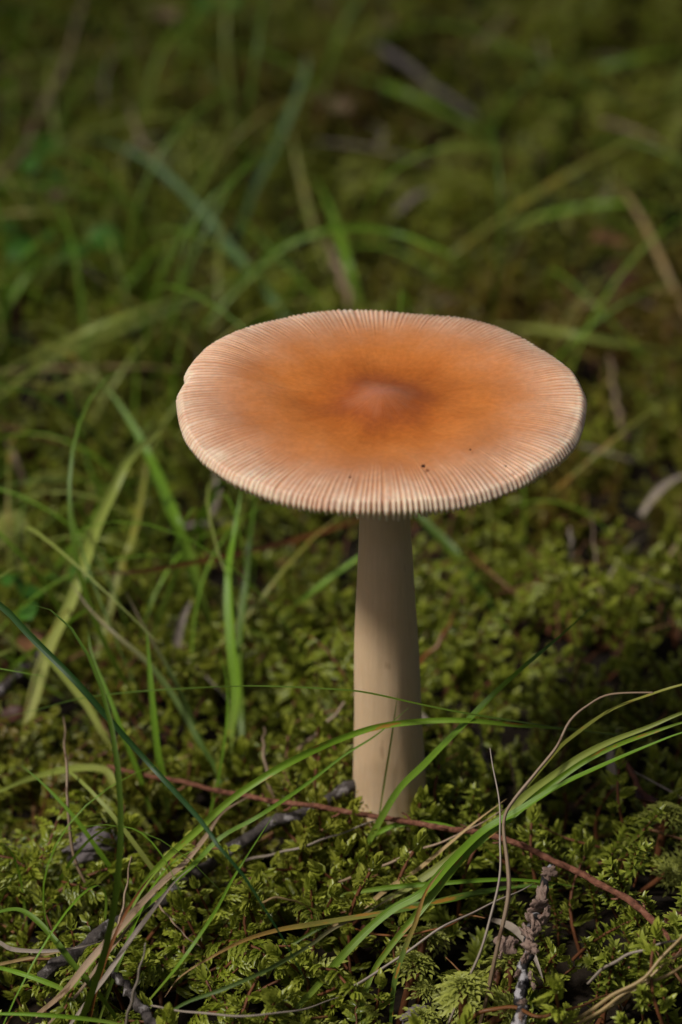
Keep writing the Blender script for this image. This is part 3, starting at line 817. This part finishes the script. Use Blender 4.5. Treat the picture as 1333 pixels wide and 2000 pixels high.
g('dark blue-green blade drooping long and diagonal over the dead bundle', 'dark', 23,
  [(-330, 1330), (-220, 1170), (-100, 1130), (0, 1180), (60, 1240), (150, 1330), (211, 1400), (301, 1500), (392, 1601), (427, 1651), (477, 1711), (522, 1782), (558, 1842), (603, 1925)], [-3, 50, 68, 66, 60, 50, 40, 32, 22, 10], roll=0.7)
g('pale yellow-green blade lying close along the dark drooping blade', 'pale', 15,
  [(250, 1520), (236, 1493), (201, 1432), (171, 1377), (131, 1327), (70, 1252), (0, 1191), (-60, 1150)], [-3, 12, 24, 34, 44])
g('pale green blade bent sharply like a roof over the moss', 'pale', 16,
  [(296, 1625), (261, 1581), (226, 1536), (203, 1504), (141, 1502), (65, 1520), (0, 1546), (-60, 1575)], [-3, 6, 12, 15, 14, 10], twist=0.2)
g('green blade slanting down to the grey bark lump', 'fresh', 12, [(262, 1775), (256, 1762), (221, 1702), (186, 1651), (146, 1596), (90, 1536), (40, 1493)], [-3, 6, 14, 20, 26])
g('straight green blade reaching from the moss through crossing blades to bare edge', 'fresh', 20,
  [(540, 2020), (553, 1998), (618, 1928), (665, 1872), (721, 1814), (771, 1774), (827, 1743), (880, 1685), (943, 1624), (1008, 1587), (1089, 1537), (1165, 1501), (1266, 1457), (1345, 1428), (1420, 1420)], [-3, 5, 10, 14, 18, 24, 29, 32, 33])
g('pale striped blade topmost of the arching bundle beside the stem', 'pale', 19,
  [(620, 1832), (690, 1790), (745, 1762), (800, 1733), (862, 1690), (923, 1645), (988, 1589), (1034, 1548), (1089, 1508), (1135, 1477), (1195, 1447), (1266, 1420), (1345, 1388), (1420, 1375)], [-3, 4, 8, 14, 22, 30, 34, 36, 36])
g('spotted green blade with brown blotch in the arching bundle', 'spot', 18,
  [(700, 1990), (726, 1905), (766, 1844), (816, 1784), (862, 1726), (923, 1655), (1000, 1594), (1060, 1545), (1130, 1494), (1200, 1458), (1270, 1432), (1345, 1408), (1410, 1400)], [-3, 6, 12, 17, 22, 27, 31, 33])
g('narrow green blade with rusty edge standing in the open moss', 'tip', 13, [(763, 2012), (771, 1920), (791, 1854), (811, 1804), (832, 1742), (870, 1690)], [-3, 8, 16, 24])
g('orange-tipped blade lying low across the moss below the twigs', 'tip', 15,
  [(1080, 1735), (1014, 1732), (912, 1748), (786, 1777), (670, 1796), (603, 1807), (543, 1817), (477, 1837), (412, 1870), (352, 1908), (322, 1948)], [2, 7, 9, 10, 9, 7, 3], twist=0.3)
g('second yellowing blade lying low below the orange-tipped blade', 'tantip', 10,
  [(300, 2000), (360, 1960), (440, 1930), (520, 1895), (600, 1850), (650, 1815), (720, 1780), (800, 1730)], [1, 6, 9, 9, 8])
g('level green blade lying over the pale rosette moss', 'fresh', 12, [(640, 1760), (670, 1748), (761, 1733), (862, 1725), (963, 1718), (1039, 1720), (1130, 1732)], [0, 7, 10, 11, 10, 6])
g('low blade of grass lying flat beneath the level green blade', 'deep', 12, [(560, 1850), (660, 1795), (760, 1772), (860, 1762), (960, 1742), (1060, 1722)], [-2, 4, 6, 7, 7])
g('thin green blade climbing over the dark lichen twig', 'fresh', 9, [(272, 1990), (281, 1968), (352, 1882), (417, 1787), (452, 1722), (483, 1671), (538, 1586)], [-3, 8, 14, 18, 22])
g('dark green blade hooked over at its middle beside the dead bundle', 'deep', 18, [(226, 1990), (216, 1973), (176, 1923), (141, 1882), (111, 1842), (75, 1802), (40, 1778), (0, 1781), (-50, 1800)], [-3, 8, 14, 17, 16])
g('green blade lying flat below the hooked blade', 'fresh', 13, [(175, 1966), (166, 1958), (126, 1933), (60, 1907), (0, 1890), (-60, 1880)], [-2, 4, 7, 8])
g('lowest green blade lying flat under the dead bundle', 'fresh', 11, [(260, 2008), (200, 1994), (100, 1983), (0, 1980), (-60, 1985)], [0, 6, 8, 8])
g('thin green blade rising between dead stalks at the bundle', 'fresh', 9, [(190, 2005), (215, 1930), (245, 1850), (270, 1790), (300, 1730), (345, 1680), (400, 1650)], [-3, 8, 14, 18])
g('olive blade joining the bent tan stalk near the arching bundle', 'olive', 13, [(1030, 1535), (1089, 1466), (1125, 1435), (1190, 1390), (1266, 1359), (1345, 1335), (1420, 1325)], [16, 30, 38, 42, 42])
g('thin upright blade crossing the lit foot of the stem', 'deep', 5, [(740, 1600), (752, 1520), (765, 1440), (778, 1350)], [6, 14, 24, 34])

s('reddish bent grass stalk hanging down beside the arching bundle', 'dead', 9,
  [(936, 2005), (948, 1956), (973, 1855), (991, 1754), (991, 1678), (986, 1602), (1003, 1562), (1044, 1511), (1089, 1460), (1114, 1410), (1145, 1379), (1190, 1355), (1275, 1354)], [-2, 10, 18, 24, 30, 36, 42, 44])
s('hair-thin tan stalk standing beside the reddish bent stalk', 'deadg', 6, [(875, 2000), (933, 1870), (963, 1779), (976, 1703), (978, 1627), (973, 1552), (958, 1461)], [-2, 10, 18, 26, 32])
s('thin tan stalk lying under the arching bundle', 'dead', 6, [(640, 1730), (741, 1693), (811, 1663), (897, 1630), (983, 1582)], [3, 8, 11, 13])
d('orange-tan dead blade lying within the arching bundle', 'straw', 12, [(640, 1815), (710, 1773), (760, 1735), (811, 1703), (862, 1662), (930, 1605), (990, 1560)], [0, 7, 12, 16])
s('grey stalk lying over the dark twig by the stem foot', 'deadg', 6, [(480, 1680), (583, 1656), (670, 1626), (742, 1600)], [2, 7, 9, 9])
s('long grey stalk lying from the lichened twig across open moss', 'deadg', 6, [(640, 1950), (736, 1900), (822, 1839), (887, 1799), (963, 1764), (1039, 1728)], [0, 5, 8, 9, 9])
s('longest straw stalk of the dry sheaf beside the lichened twig', 'straw', 9, [(1090, 2012), (1190, 1950), (1256, 1910), (1291, 1875), (1340, 1818), (1400, 1750)], [2, 9, 14, 18])
s('middle straw stalk of the dry sheaf beside the lichened twig', 'straw', 8, [(1110, 2015), (1200, 1955), (1260, 1915), (1325, 1865), (1400, 1820)], [2, 8, 11, 13])
s('lowest straw stalk of the dry sheaf beside the lichened twig', 'straw', 8, [(1130, 2010), (1210, 1955), (1270, 1920), (1340, 1885), (1420, 1850)], [2, 7, 9, 10])
s('bluish-grey stalk leaning over the dry sheaf', 'deadg', 7, [(1148, 1922), (1165, 1903), (1216, 1870), (1291, 1844), (1345, 1830)], [3, 8, 11, 11])
s('rusty curved stalk lying below the lichened twig', 'rust', 9, [(900, 2010), (945, 1975), (1000, 1968), (1060, 1985), (1120, 1968), (1200, 1940)], [2, 6, 8, 6])
s('fine red-brown stalk lying over green moss between the straight blade and lichened twig', 'rust', 5, [(690, 1815), (760, 1828), (820, 1822), (880, 1806), (940, 1770)], [2, 6, 6, 4])
d('broad pinkish-tan dead blade, main one of the dead bundle', 'dead', 19, [(70, 1985), (126, 1938), (176, 1877), (236, 1812), (281, 1762), (332, 1712), (362, 1686), (402, 1636), (437, 1586), (490, 1554)], [2, 10, 14, 15, 15, 14, 12], twist=0.3)
d('greyish dead blade running along the main dead blade', 'deadg', 12, [(130, 2012), (166, 1963), (211, 1902), (251, 1842), (292, 1787), (342, 1722), (380, 1690)], [2, 10, 14, 15], twist=0.3)
d('narrow brown dead blade at the edge of the dead bundle', 'dead', 10, [(95, 2000), (150, 1945), (205, 1870), (262, 1800), (310, 1748), (360, 1710), (420, 1650)], [2, 9, 12, 13], twist=0.3)
d('dark rusty dead blade crossing under the dead bundle', 'rust', 8, [(176, 1995), (190, 1930), (212, 1860), (240, 1795), (270, 1745), (305, 1700)], [0, 12, 18, 20])
d('tan dead blade curled on the moss below the bark lump', 'deadg', 11, [(-40, 1825), (0, 1842), (30, 1855), (100, 1857), (170, 1846), (215, 1830)], [4, 8, 9, 7])
d('orange-tan dead blade under the curled tan blade', 'straw', 8, [(-40, 1890), (0, 1883), (60, 1870), (131, 1855), (190, 1840)], [3, 6, 6, 4])
s('upright tan stalk rising out of the dead bundle', 'dead', 6, [(215, 1850), (231, 1812), (246, 1742), (256, 1671)], [2, 10, 18])
s('short pale stalk standing in front of the dead bundle', 'deadg', 7, [(244, 2005), (266, 1923), (286, 1842)], [2, 12, 20])
s('short bent tan stalk lying over the dark twig', 'dead', 5, [(297, 1752), (327, 1787), (362, 1827), (392, 1850)], [9, 8, 3])
s('long low stalk curved like a bow on the dark moss', 'deadg', 5, [(295, 1965), (402, 1980), (503, 1983), (603, 1968), (680, 1940)], [2, 5, 6, 5])
s('thin wavy brown stalk standing past the bark lump', 'dead', 7, [(181, 1750), (156, 1702), (136, 1626), (133, 1551), (128, 1470), (126, 1400)], [2, 12, 22, 30])
s('small orange arched stalk over the yellow moss', 'straw', 6, [(480, 1786), (513, 1762), (553, 1754), (613, 1775)], [1, 6, 7, 2])
s('pinkish stalk leaning against the moss behind the reddish twig', 'dead', 8, [(540, 1570), (524, 1520), (515, 1460), (518, 1420)], [-1, 4, 8, 10])
s('brown stalk slanting up behind the stem foot', 'dead', 9, [(560, 1480), (600, 1450), (650, 1400), (700, 1345)], [0, 4, 8, 12])

# left of the stem, soft focus
g('broad pale blade leaning back beside the clover-like leaves', 'pale', 24,
  [(40, 1465), (75, 1352), (100, 1262), (136, 1186), (161, 1116), (186, 1036), (221, 960), (251, 900), (300, 850), (330, 820)], [-3, 8, 16, 24, 32, 38, 42], GF)
g('broad green blade bent over at a knee beside the cap', 'fresh', 25,
  [(425, 1260), (410, 1220), (385, 1150), (365, 1080), (335, 1000), (300, 910), (268, 845), (230, 785), (193, 742)], [-3, 8, 16, 24, 30, 34, 36], GF)
g('olive blade fading tan beside the broad pale blade', 'olive', 19, [(190, 1285), (196, 1262), (216, 1201), (236, 1116), (261, 1050), (281, 950), (290, 880)], [-3, 7, 15, 22, 30], GF)
g('upright soft green blade standing under the cap rim', 'fresh', 22, [(447, 1510), (450, 1440), (462, 1352), (452, 1251), (447, 1126), (457, 1050), (472, 955)], [-3, 8, 18, 28, 38, 46], GF)
g('second upright green blade close to the one under the cap rim', 'deep', 18, [(475, 1480), (470, 1390), (466, 1280), (480, 1150), (490, 1050), (500, 960)], [-3, 6, 14, 22, 30], GF)
d('rust-red dry blade lying level and reaching behind the stem', 'rust', 13, [(720, 1005), (670, 1026), (553, 1061), (452, 1083), (352, 1103), (251, 1118), (160, 1116)], [10, 18, 22, 24, 22])
g('slanting blade with tan tip crossing the narrow twin blade', 'tantip', 12, [(440, 1556), (422, 1500), (392, 1453), (362, 1397), (327, 1342), (281, 1287), (221, 1236), (176, 1191), (136, 1136)], [-3, 10, 20, 30, 38])
g('narrow twin blade meeting the tan-tipped slanting blade', 'tantip', 10, [(400, 1460), (347, 1342), (317, 1287), (281, 1226), (246, 1156)], [-1, 12, 22, 30])
g('olive-grey blade leaning towards the stem under the cap', 'olive', 11, [(376, 1345), (417, 1287), (452, 1236), (503, 1181), (553, 1116), (618, 1046), (690, 990)], [-2, 8, 16, 22, 28], GF)
g('green blade leaning towards the stem below the olive-grey blade', 'fresh', 15, [(508, 1280), (553, 1211), (613, 1156), (700, 1090), (760, 1050)], [-3, 6, 12, 18], GF)
d('curled greyish dead blade standing in moss by the upright blades', 'deadg', 20, [(340, 1305), (345, 1250), (356, 1208), (375, 1170)], [-2, 5, 10])
g('upright green blade crossed by the level thin blade', 'fresh', 15, [(330, 1600), (322, 1525), (310, 1470), (297, 1352), (286, 1221)], [-3, 10, 22, 34])
g('lean green blade beside the upright crossed blade', 'fresh', 11, [(318, 1625), (296, 1586), (271, 1510), (236, 1420), (216, 1367), (181, 1282), (172, 1230)], [-3, 10, 20, 28, 36])
g('thin green blade coming in over dark litter', 'deep', 8, [(125, 1362), (116, 1357), (60, 1322), (0, 1274), (-50, 1240)], [-1, 8, 15])
g('pale wide blade lying back from the cap towards the moss', 'pale', 24, [(440, 570), (400, 585), (290, 620), (180, 665), (80, 715), (0, 775), (-70, 830)], [2, 12, 18, 20, 18], GF)
g('green blade lying above the pale wide blade', 'pale', 17, [(575, 540), (480, 552), (400, 572), (260, 612), (130, 665), (0, 728), (-60, 765)], [0, 12, 20, 24, 20], GF)
s('thin straw-green stalk lying level with the cap top', 'straw', 8, [(-30, 727), (60, 722), (150, 718), (250, 716), (365, 722)], [4, 9, 11, 11])
s('thin dark red stalk lying level with the cap edge', 'rust', 8, [(-30, 825), (50, 845), (120, 862), (215, 872)], [2, 6, 6])
d('pinkish dead blade leaning in the moss beyond the knee-bent blade', 'dead', 18, [(50, 960), (30, 905), (12, 860)], [-1, 6, 10])
d('pale dead blade standing near the cap shadow', 'deadg', 16, [(405, 1030), (425, 960), (420, 910)], [-1, 6, 10])

# behind the mushroom, out of focus
s('blurred grey-tan stalk leaning in the dark moss', 'dead', 10, [(-60, 440), (0, 352), (40, 301), (85, 211), (136, 100), (161, 0), (170, -60)], [-2, 8, 20, 30, 36])
s('blurred short brown stalk beside the bluish blade', 'dead', 13, [(345, 365), (312, 322), (271, 261), (251, 201)], [0, 8, 14])
g('blurred bluish-green blade slanting down behind the cap', 'blue', 25, [(565, 645), (553, 620), (503, 548), (452, 492), (402, 427), (342, 362), (281, 312), (211, 281), (150, 270)], [-3, 10, 20, 28, 32], GF)
g('blurred yellow-green blade arching low over the round leaves', 'olive', 15, [(230, 450), (211, 437), (151, 420), (75, 414), (0, 422), (-60, 440)], [0, 8, 12, 10], GF)
g('blurred green blade arching high like a bow behind the cap', 'fresh', 14,
  [(365, 720), (385, 670), (412, 620), (452, 573), (503, 523), (553, 480), (628, 452), (670, 446), (720, 447), (786, 460), (862, 490), (910, 520)], [-3, 12, 24, 32, 36, 36, 32], GF)
g('blurred grey-green blade rising over the dry brown leaf', 'blue', 15, [(460, 460), (472, 432), (503, 352), (543, 276), (593, 151), (600, 100)], [-3, 8, 16, 22], GF)
g('blurred thin grey blade beside the bow-shaped blade', 'olive', 12, [(640, 540), (633, 518), (608, 442), (588, 352), (568, 251)], [-3, 10, 20, 28], GF)
g('blurred green blade running down to the back of the cap', 'fresh', 18, [(712, 640), (705, 605), (680, 520), (662, 460), (640, 400), (613, 342)], [-3, 10, 20, 30], GF)
g('blurred green blade leaning from the pale wide blades', 'fresh', 15, [(170, 640), (226, 578), (281, 513), (330, 460)], [-2, 8, 14], GF)
g('blurred green blade leaning out below the round leaves', 'fresh', 17, [(-40, 680), (0, 620), (60, 533), (110, 478)], [-2, 8, 14], GF)
g('blurred very dark green blade sweeping high over the far moss', 'deep', 14,
  [(700, -30), (761, 0), (862, 40), (963, 81), (1064, 121), (1140, 162), (1216, 197), (1291, 232), (1350, 270)], [20, 50, 66, 72, 66, 56], GF)
g('blurred green blade lying beside the grey stick', 'fresh', 17, [(640, 136), (660, 141), (761, 172), (837, 202), (913, 242), (960, 270)], [0, 8, 12, 8], GF)
g('blurred olive blade slanting long across the far moss', 'olive', 14, [(830, 550), (852, 527), (913, 475), (1014, 404), (1115, 338), (1216, 283), (1345, 217)], [-2, 10, 20, 26, 28], GF)
d('blurred straw blade leaning down in the far moss', 'straw', 12, [(1345, 620), (1333, 596), (1296, 520), (1266, 455), (1231, 394), (1185, 338)], [-1, 8, 14, 18])
g('blurred thin green blade lying near the pale moss cushion', 'fresh', 12, [(1090, 155), (1115, 146), (1216, 121), (1345, 94)], [0, 8, 12], GF)
d('blurred tan blade lying beyond the pale moss cushion', 'dead', 14, [(1160, 235), (1195, 242), (1266, 268), (1345, 312)], [3, 8, 8])
g('blurred green blade lying across the slanting olive blade', 'fresh', 13, [(990, 445), (1014, 434), (1115, 409), (1216, 399), (1345, 421)], [0, 8, 11, 9], GF)
s('blurred thin yellow stalk lying past the cap back', 'straw', 7, [(1050, 604), (1074, 601), (1150, 596), (1230, 588)], [1, 6, 6])
g('blurred pale yellow blade lying just past the cap back', 'pale', 15, [(960, 640), (1000, 640), (1100, 650), (1200, 668), (1345, 692)], [0, 8, 10, 8], GF)
s('blurred brown stalk standing in sunlit moss beyond the cap', 'dead', 13, [(1222, 860), (1215, 830), (1200, 760), (1193, 695)], [-1, 6, 10])
g('thin dark blade with tan tip pointing in over the shaded moss', 'tantip', 8, [(1420, 1200), (1345, 1158), (1266, 1127), (1170, 1080)], [-2, 16, 26, 32])
s('hair-thin stalk standing in moss under the dark tan-tipped blade', 'dead', 5, [(1172, 1160), (1168, 1110), (1160, 1060), (1158, 1010)], [0, 8, 14])
g('broad blurred green blade behind the stem, bending in the cap shade', 'deep', 26, [(985, 1230), (963, 1197), (933, 1152), (887, 1081), (827, 1016), (780, 960)], [-3, 6, 12, 16], GF)
s('brown stalk leaning behind the stem over the shaded moss', 'rust', 10, [(800, 1310), (850, 1265), (880, 1215), (890, 1190)], [-1, 5, 9])
s('grey stalk end poking up from the shaded moss', 'deadg', 10, [(1120, 1105), (1117, 1060), (1112, 1030)], [-1, 5, 8])
s('short grey stalk leaning beside the stem in shade', 'deadg', 8, [(958, 1505), (945, 1470), (938, 1428)], [0, 6, 12])
s('short brown stalk leaning in the shade by the hair-thin stalk', 'dead', 6, [(1012, 1560), (1004, 1520), (995, 1465)], [0, 8, 14])
s('pinkish dry stem half buried in far moss behind the cap', 'dead', 18, [(690, 600), (672, 550), (655, 505), (640, 470)], [-1, 4, 7])

# ------------------------------------------------------------------ twigs
def twig(name, label, cat, mat, wpx, px, hs, knob=0.28, taper=0.55, group='twigs in the moss', sides=12):
    ctr = path3(px, hs); n = len(ctr) * 16; pts, L = spline(ctr, n)
    w = wpx * mm_px(pts[n // 2]); org = ctr[0]; V, F = [], []; ph = rng.uniform(0, 50)
    for i, p in enumerate(pts):
        t = i / (n - 1)
        T = (pts[min(i + 2, n - 1)] - pts[max(i - 2, 0)]).normalized()
        a = T.cross(Vector((0.21, -0.5, 0.8))).normalized(); c = T.cross(a)
        wob = a * (0.35 * w * mnoise.noise(Vector((t * 14, ph, 1)))) + c * (0.35 * w * mnoise.noise(Vector((t * 14, ph, 5))))
        for k in range(sides):
            an = 2 * math.pi * k / sides
            nz = mnoise.noise(Vector((math.cos(an) * 1.4 + ph, math.sin(an) * 1.4, t * L / w * 0.9)))
            nz2 = mnoise.noise(Vector((math.cos(an) * 3 + ph, math.sin(an) * 3, t * L / w * 2.4)))
            r = 0.5 * w * (1 - taper * t) * (1 + knob * nz + knob * 0.8 * max(0, nz2))
            V.append(p - org + wob + a * (math.cos(an) * r) + c * (math.sin(an) * r))
    for i in range(n - 1):
        for k in range(sides):
            k2 = (k + 1) % sides; F.append((i * sides + k, i * sides + k2, (i + 1) * sides + k2, (i + 1) * sides + k))
    F += [tuple(range(sides - 1, -1, -1)), tuple((n - 1) * sides + k for k in range(sides))]
    root = empty(name, org); tag(root, label, cat, group)
    o = mesh('bark', V, F, M[mat], None); o.location = (0, 0, 0); o.parent = root
    return root, pts, w

RT, RTP, RTW = twig('twig', 'long thin reddish-brown twig lying across the moss at the stem foot', 'twig', 'red_twig', 13,
  [(1310, 1835), (1270, 1795), (1220, 1755), (1150, 1715), (1090, 1688), (1030, 1656), (960, 1632), (880, 1617), (800, 1604), (720, 1592), (640, 1578), (560, 1568), (480, 1555), (400, 1540), (330, 1525), (260, 1510), (210, 1497)], [0, 7, 9, 11, 11, 11, 10], 0.34, 0.35)
for i in range(26):                                   # short leaf-peg stubs along the reddish twig
    p = RTP[int((i + rng.random()) / 26 * (len(RTP) - 3))]; q = RTP[min(len(RTP) - 1, RTP.index(p) + 2)]
    T = (q - p).normalized(); a = T.cross(Vector((rng.uniform(-1, 1), rng.uniform(-1, 1), rng.uniform(-1, 1)))).normalized()
    b = LB(); b.tube([Vector((0, 0, 0)), (a + T * 0.8) * 0.0008, (a + T * 1.3) * 0.0013], 0.00035, 0.00015, 0, 5)
    o = b.obj('peg', [M['red_twig']]); COL.objects.link(o); o.location = p + a * RTW * 0.32 - RT.location; o.parent = RT
DT, DTP, DTW = twig('twig', 'dark grey lichen-flecked twig lying from the stem foot to the dead bundle', 'twig', 'dark_twig', 27,
  [(80, 1912), (120, 1880), (180, 1840), (250, 1790), (330, 1745), (390, 1700), (450, 1660), (500, 1625), (560, 1600), (640, 1562), (700, 1535)], [0, 4, 4, 5, 5], 0.4, 0.2)
twig('twig', 'short dark twig end poking out below the dead bundle', 'twig', 'dark_twig', 22, [(320, 2030), (300, 2000), (262, 1950), (222, 1895)], [0, 4, 5], 0.4, 0.3)
LT, LTP, LTW = twig('twig', 'black twig encrusted with pinkish-white lichen flakes', 'twig', 'black_twig', 25,
  [(1012, 2030), (1016, 1995), (1021, 1950), (1026, 1900), (1031, 1860), (1041, 1810), (1058, 1755), (1075, 1695)], [3, 7, 9, 10, 9], 0.4, 0.45)
for i, (px, py, a, b_) in enumerate([(1072, 1705, 11, 9), (1058, 1748, 18, 15), (1052, 1770, 15, 11), (1040, 1798, 17, 14), (1062, 1795, 11, 9), (1030, 1822, 15, 12), (1046, 1818, 10, 9), (1036, 1850, 13, 11), (1026, 1872, 12, 9),
                                     (987, 1846, 15, 14), (978, 1866, 8, 7), (1000, 1838, 9, 6), (1018, 1985, 10, 9), (1022, 1958, 8, 8), (1036, 1905, 7, 7), (1012, 1902, 6, 8), (1042, 1925, 6, 6), (1070, 1780, 7, 8)]):
    p = P(px, py, 11.5); m = mm_px(p)
    lump('lichen_flake', p, ((1.1 if py < 1860 else 0.9) * a * m, a * m * 0.4, (1.2 if py < 1860 else 1.0) * b_ * m), M['crust'], i + 1.3, LT, 4, 0.95, i * 1.7)
twig('twig', 'blurred straight grey stick lying in the far moss', 'twig', 'grey_stick', 17, [(700, 66), (721, 81), (801, 131), (862, 182), (940, 232)], [2, 8, 9, 6], 0.2, 0.3)
twig('twig', 'thin dark reddish twig lying in shaded moss beyond the reddish twig', 'twig', 'red_twig', 14, [(1290, 1620), (1255, 1555), (1235, 1510), (1215, 1480)], [0, 3, 4], 0.3, 0.4)
twig('twig', 'blurred dark twig lying among dead litter beside the clover-like leaves', 'twig', 'dark_twig', 20, [(-30, 1390), (20, 1330), (70, 1290), (110, 1240)], [0, 4, 5], 0.3, 0.4)

p = P(180, 1652, 4); m = mm_px(p)
tag(lump('bark_piece', p, (52 * m, 26 * m, 26 * m), M['bark_chunk'], 5.5, None, 4, 0.55, 0.1), 'lump of grey-mauve bark half sunk in the moss', 'bark')
p = P(810, 1985, 3); m = mm_px(p)
tag(lump('bark_piece', p, (26 * m, 16 * m, 13 * m), M['bark_chunk'], 9.5, None, 4, 0.5, 0.4), 'small pinkish bark scrap lying below the orange-rimmed blade', 'bark')

# ------------------------------------------------------------------ small green seedlings and dry leaves
def seedling(label, leaves, hstem, seed):
    r = random.Random(seed)
    cx = sum(l[0] for l in leaves) / len(leaves); cy = sum(l[1] for l in leaves) / len(leaves)
    base = P(cx, cy + 70, -4); root = empty('seedling', base); tag(root, label, 'seedling', 'small round-leaved seedlings')
    for px, py, sz in leaves:
        c = P(px, py, hstem + r.uniform(-2, 2)); rr = sz * mm_px(c) * 0.5
        b = LB(); b.tube([Vector((0, 0, 0)), (c - base) * 0.5 + Vector((0, 0, 0.003)), c - base], 0.0005, 0.0004, 0, 6)
        o = b.obj('stalk', [M['leaf_green']]); COL.objects.link(o); o.parent = root
        V, F = [(0, 0, 0)], []
        ns = 22
        for j in (0.5, 1.0):
            for k in range(ns):
                an = 2 * math.pi * k / ns
                q = rr * j * (1 + 0.10 * math.sin(an * 2 + px) + 0.05 * math.sin(an * 5)) 
                V.append((math.cos(an) * q, math.sin(an) * q * 0.85, rr * (0.22 * j * j * abs(math.sin(an)) - 0.18 * j * j * math.cos(an) ** 2)))
        for k in range(ns):
            k2 = (k + 1) % ns; F += [(0, 1 + k, 1 + k2), (1 + k, 1 + ns + k, 1 + ns + k2, 1 + k2)]
        lf = mesh('leaf', V, F, M['leaf_green']); lf.parent = root; lf.location = c - base
        lf.rotation_euler = (0.45 + r.uniform(-.2, .2), r.uniform(-.3, .3), r.uniform(0, 6.28))
seedling('bright green round-leaved seedling beside the broad pale blade', [(50, 1145, 80), (55, 1195, 50), (100, 1130, 40), (20, 1130, 45), (160, 1120, 44)], 12, 1)
seedling('blurred bright green round-leaved seedling under the low yellow-green blade', [(40, 485, 62), (85, 455, 60), (145, 485, 60), (205, 468, 70), (15, 440, 50)], 14, 2)
seedling('blurred green round-leaved seedling in the dark far moss', [(10, 20, 60), (440, 10, 70), (490, 95, 44), (395, 5, 50)], 12, 3)
seedling('blurred green seedling standing beyond the leaning grey-tan stalk', [(95, 285, 60), (60, 320, 50), (110, 340, 46)], 12, 4)

def dry_leaf(label, mat, px, py, wpx, h, rot, seed, asp=0.6):
    c = P(px, py, h); L = wpx * mm_px(c); V, F = [], []
    nu, nv = 16, 8
    for i in range(nu + 1):
        t = i / nu
        hw = asp * 0.5 * (math.sin(math.pi * min(1, t * 0.97 + 0.02)) ** 0.8) * (1 + 0.12 * math.sin(t * 30 + seed))
        for j in range(nv + 1):
            s_ = j / nv * 2 - 1
            V.append(((t - 0.5) * L, s_ * hw * L, L * (0.16 * s_ * s_ * hw * 2 + 0.10 * math.sin(t * 5 + seed) + 0.05 * mnoise.noise(Vector((t * 4, s_ * 2, seed))))))
    for i in range(nu):
        for j in range(nv):
            F.append((i * (nv + 1) + j, i * (nv + 1) + j + 1, (i + 1) * (nv + 1) + j + 1, (i + 1) * (nv + 1) + j))
    o = mesh('dry_leaf', V, F, M[mat]); o.location = c; o.rotation_euler = (0.25, 0.1 * math.sin(seed), rot)
    so = o.modifiers.new('thickness', 'SOLIDIFY'); so.thickness = 0.00025
    tag(o, label, 'leaf', 'dry leaves in the moss')
dry_leaf('blurred light brown dry leaf lying behind the grey-green blade', 'leaf_pale', 640, 205, 105, 6, 0.3, 1, 0.7)
dry_leaf('blurred dull brown dry leaf lying at the far edge of the moss', 'leaf_pale', 320, 30, 90, 6, 1.0, 2)
dry_leaf('red-brown dry leaf curled beside the end of the reddish twig', 'leaf_red', 1316, 1795, 46, 1, 0.6, 3, 0.7)
dry_leaf('dark red dry leaf sunk in the moss beyond the roof-bent blade', 'leaf_red', 22, 1400, 70, 1, 0.2, 4)
dry_leaf('blurred dark red dry leaf lying over the round-leaved seedling', 'leaf_red', 125, 385, 70, 6, 0.1, 5)
dry_leaf('blurred red-brown dry leaf sunk in moss behind the straw blade', 'leaf_red', 1215, 540, 110, 4, 1.2, 6)
dry_leaf('blurred tan dry leaf in the moss behind the straw blade', 'leaf_brown', 1190, 470, 80, 5, 0.4, 7)
dry_leaf('dark reddish dry leaf in shaded moss beyond the arching bundle', 'leaf_red', 1262, 1560, 70, 4, 2.0, 8)
dry_leaf('brown dry leaf half hidden in moss near the broad pale blade', 'leaf_brown', 60, 1255, 80, 4, 0.8, 9)
dry_leaf('blurred pinkish dry leaf lying beside the end of the grey stick', 'leaf_pale', 750, 50, 60, 6, 0.5, 10)

# ------------------------------------------------------------------ unseen tree, added so that its leaves darken the far moss
def build_shade_tree():
    r = random.Random(5); base = Vector((-2.25, 0.33, -0.03))
    root = empty('added_shade_tree', base); tag(root, 'unseen slender tree with grey bark, added to shade the far moss', 'tree')
    b = LB()
    tr = [Vector((0, 0, 0)), Vector((0.02, 0.01, 0.15)), Vector((0.03, -0.02, 1.2)), Vector((0.10, -0.06, 2.4)), Vector((0.12, -0.05, 3.6)), Vector((0.1, 0, 4.6))]
    b.tube(spline(tr, 24)[0], 0.10, 0.02, 0, 14)
    cen = Vector((0.25, -0.15, 3.35)); lm = []
    for k in range(22):
        an = k * 2.4; z = 2.0 + 2.3 * k / 21
        e = Vector((math.cos(an), math.sin(an), r.uniform(0.15, 0.6))) * r.uniform(0.75, 1.15) * (1.1 - 0.35 * abs(z - 3))
        o = Vector((0.08, -0.04, z)); m = o + e * 0.5 + Vector((0, 0, 0.08))
        b.tube([o, m, o + e], 0.022, 0.005, 0, 6); lm.append((o, o + e))
    t = b.obj('trunk', [M['grey_stick']]); COL.objects.link(t); t.parent = root
    c = LB()
    for k in range(4800):
        o, e = r.choice(lm)
        p = o.lerp(e, r.uniform(0.3, 1.08)) + Vector((r.gauss(0, .2), r.gauss(0, .2), r.gauss(0, .14)))
        d = Vector((r.gauss(0, 1), r.gauss(0, 1), r.gauss(-.3, .5))).normalized()
        c.leaf(p, d, Vector((r.gauss(0, .4), r.gauss(0, .4), 1)), r.uniform(.05, .085), r.uniform(.03, .05), .2, .15, 0.0, 0)
    o = c.obj('crown', [M['tuft']]); COL.objects.link(o); o.parent = root
build_shade_tree()
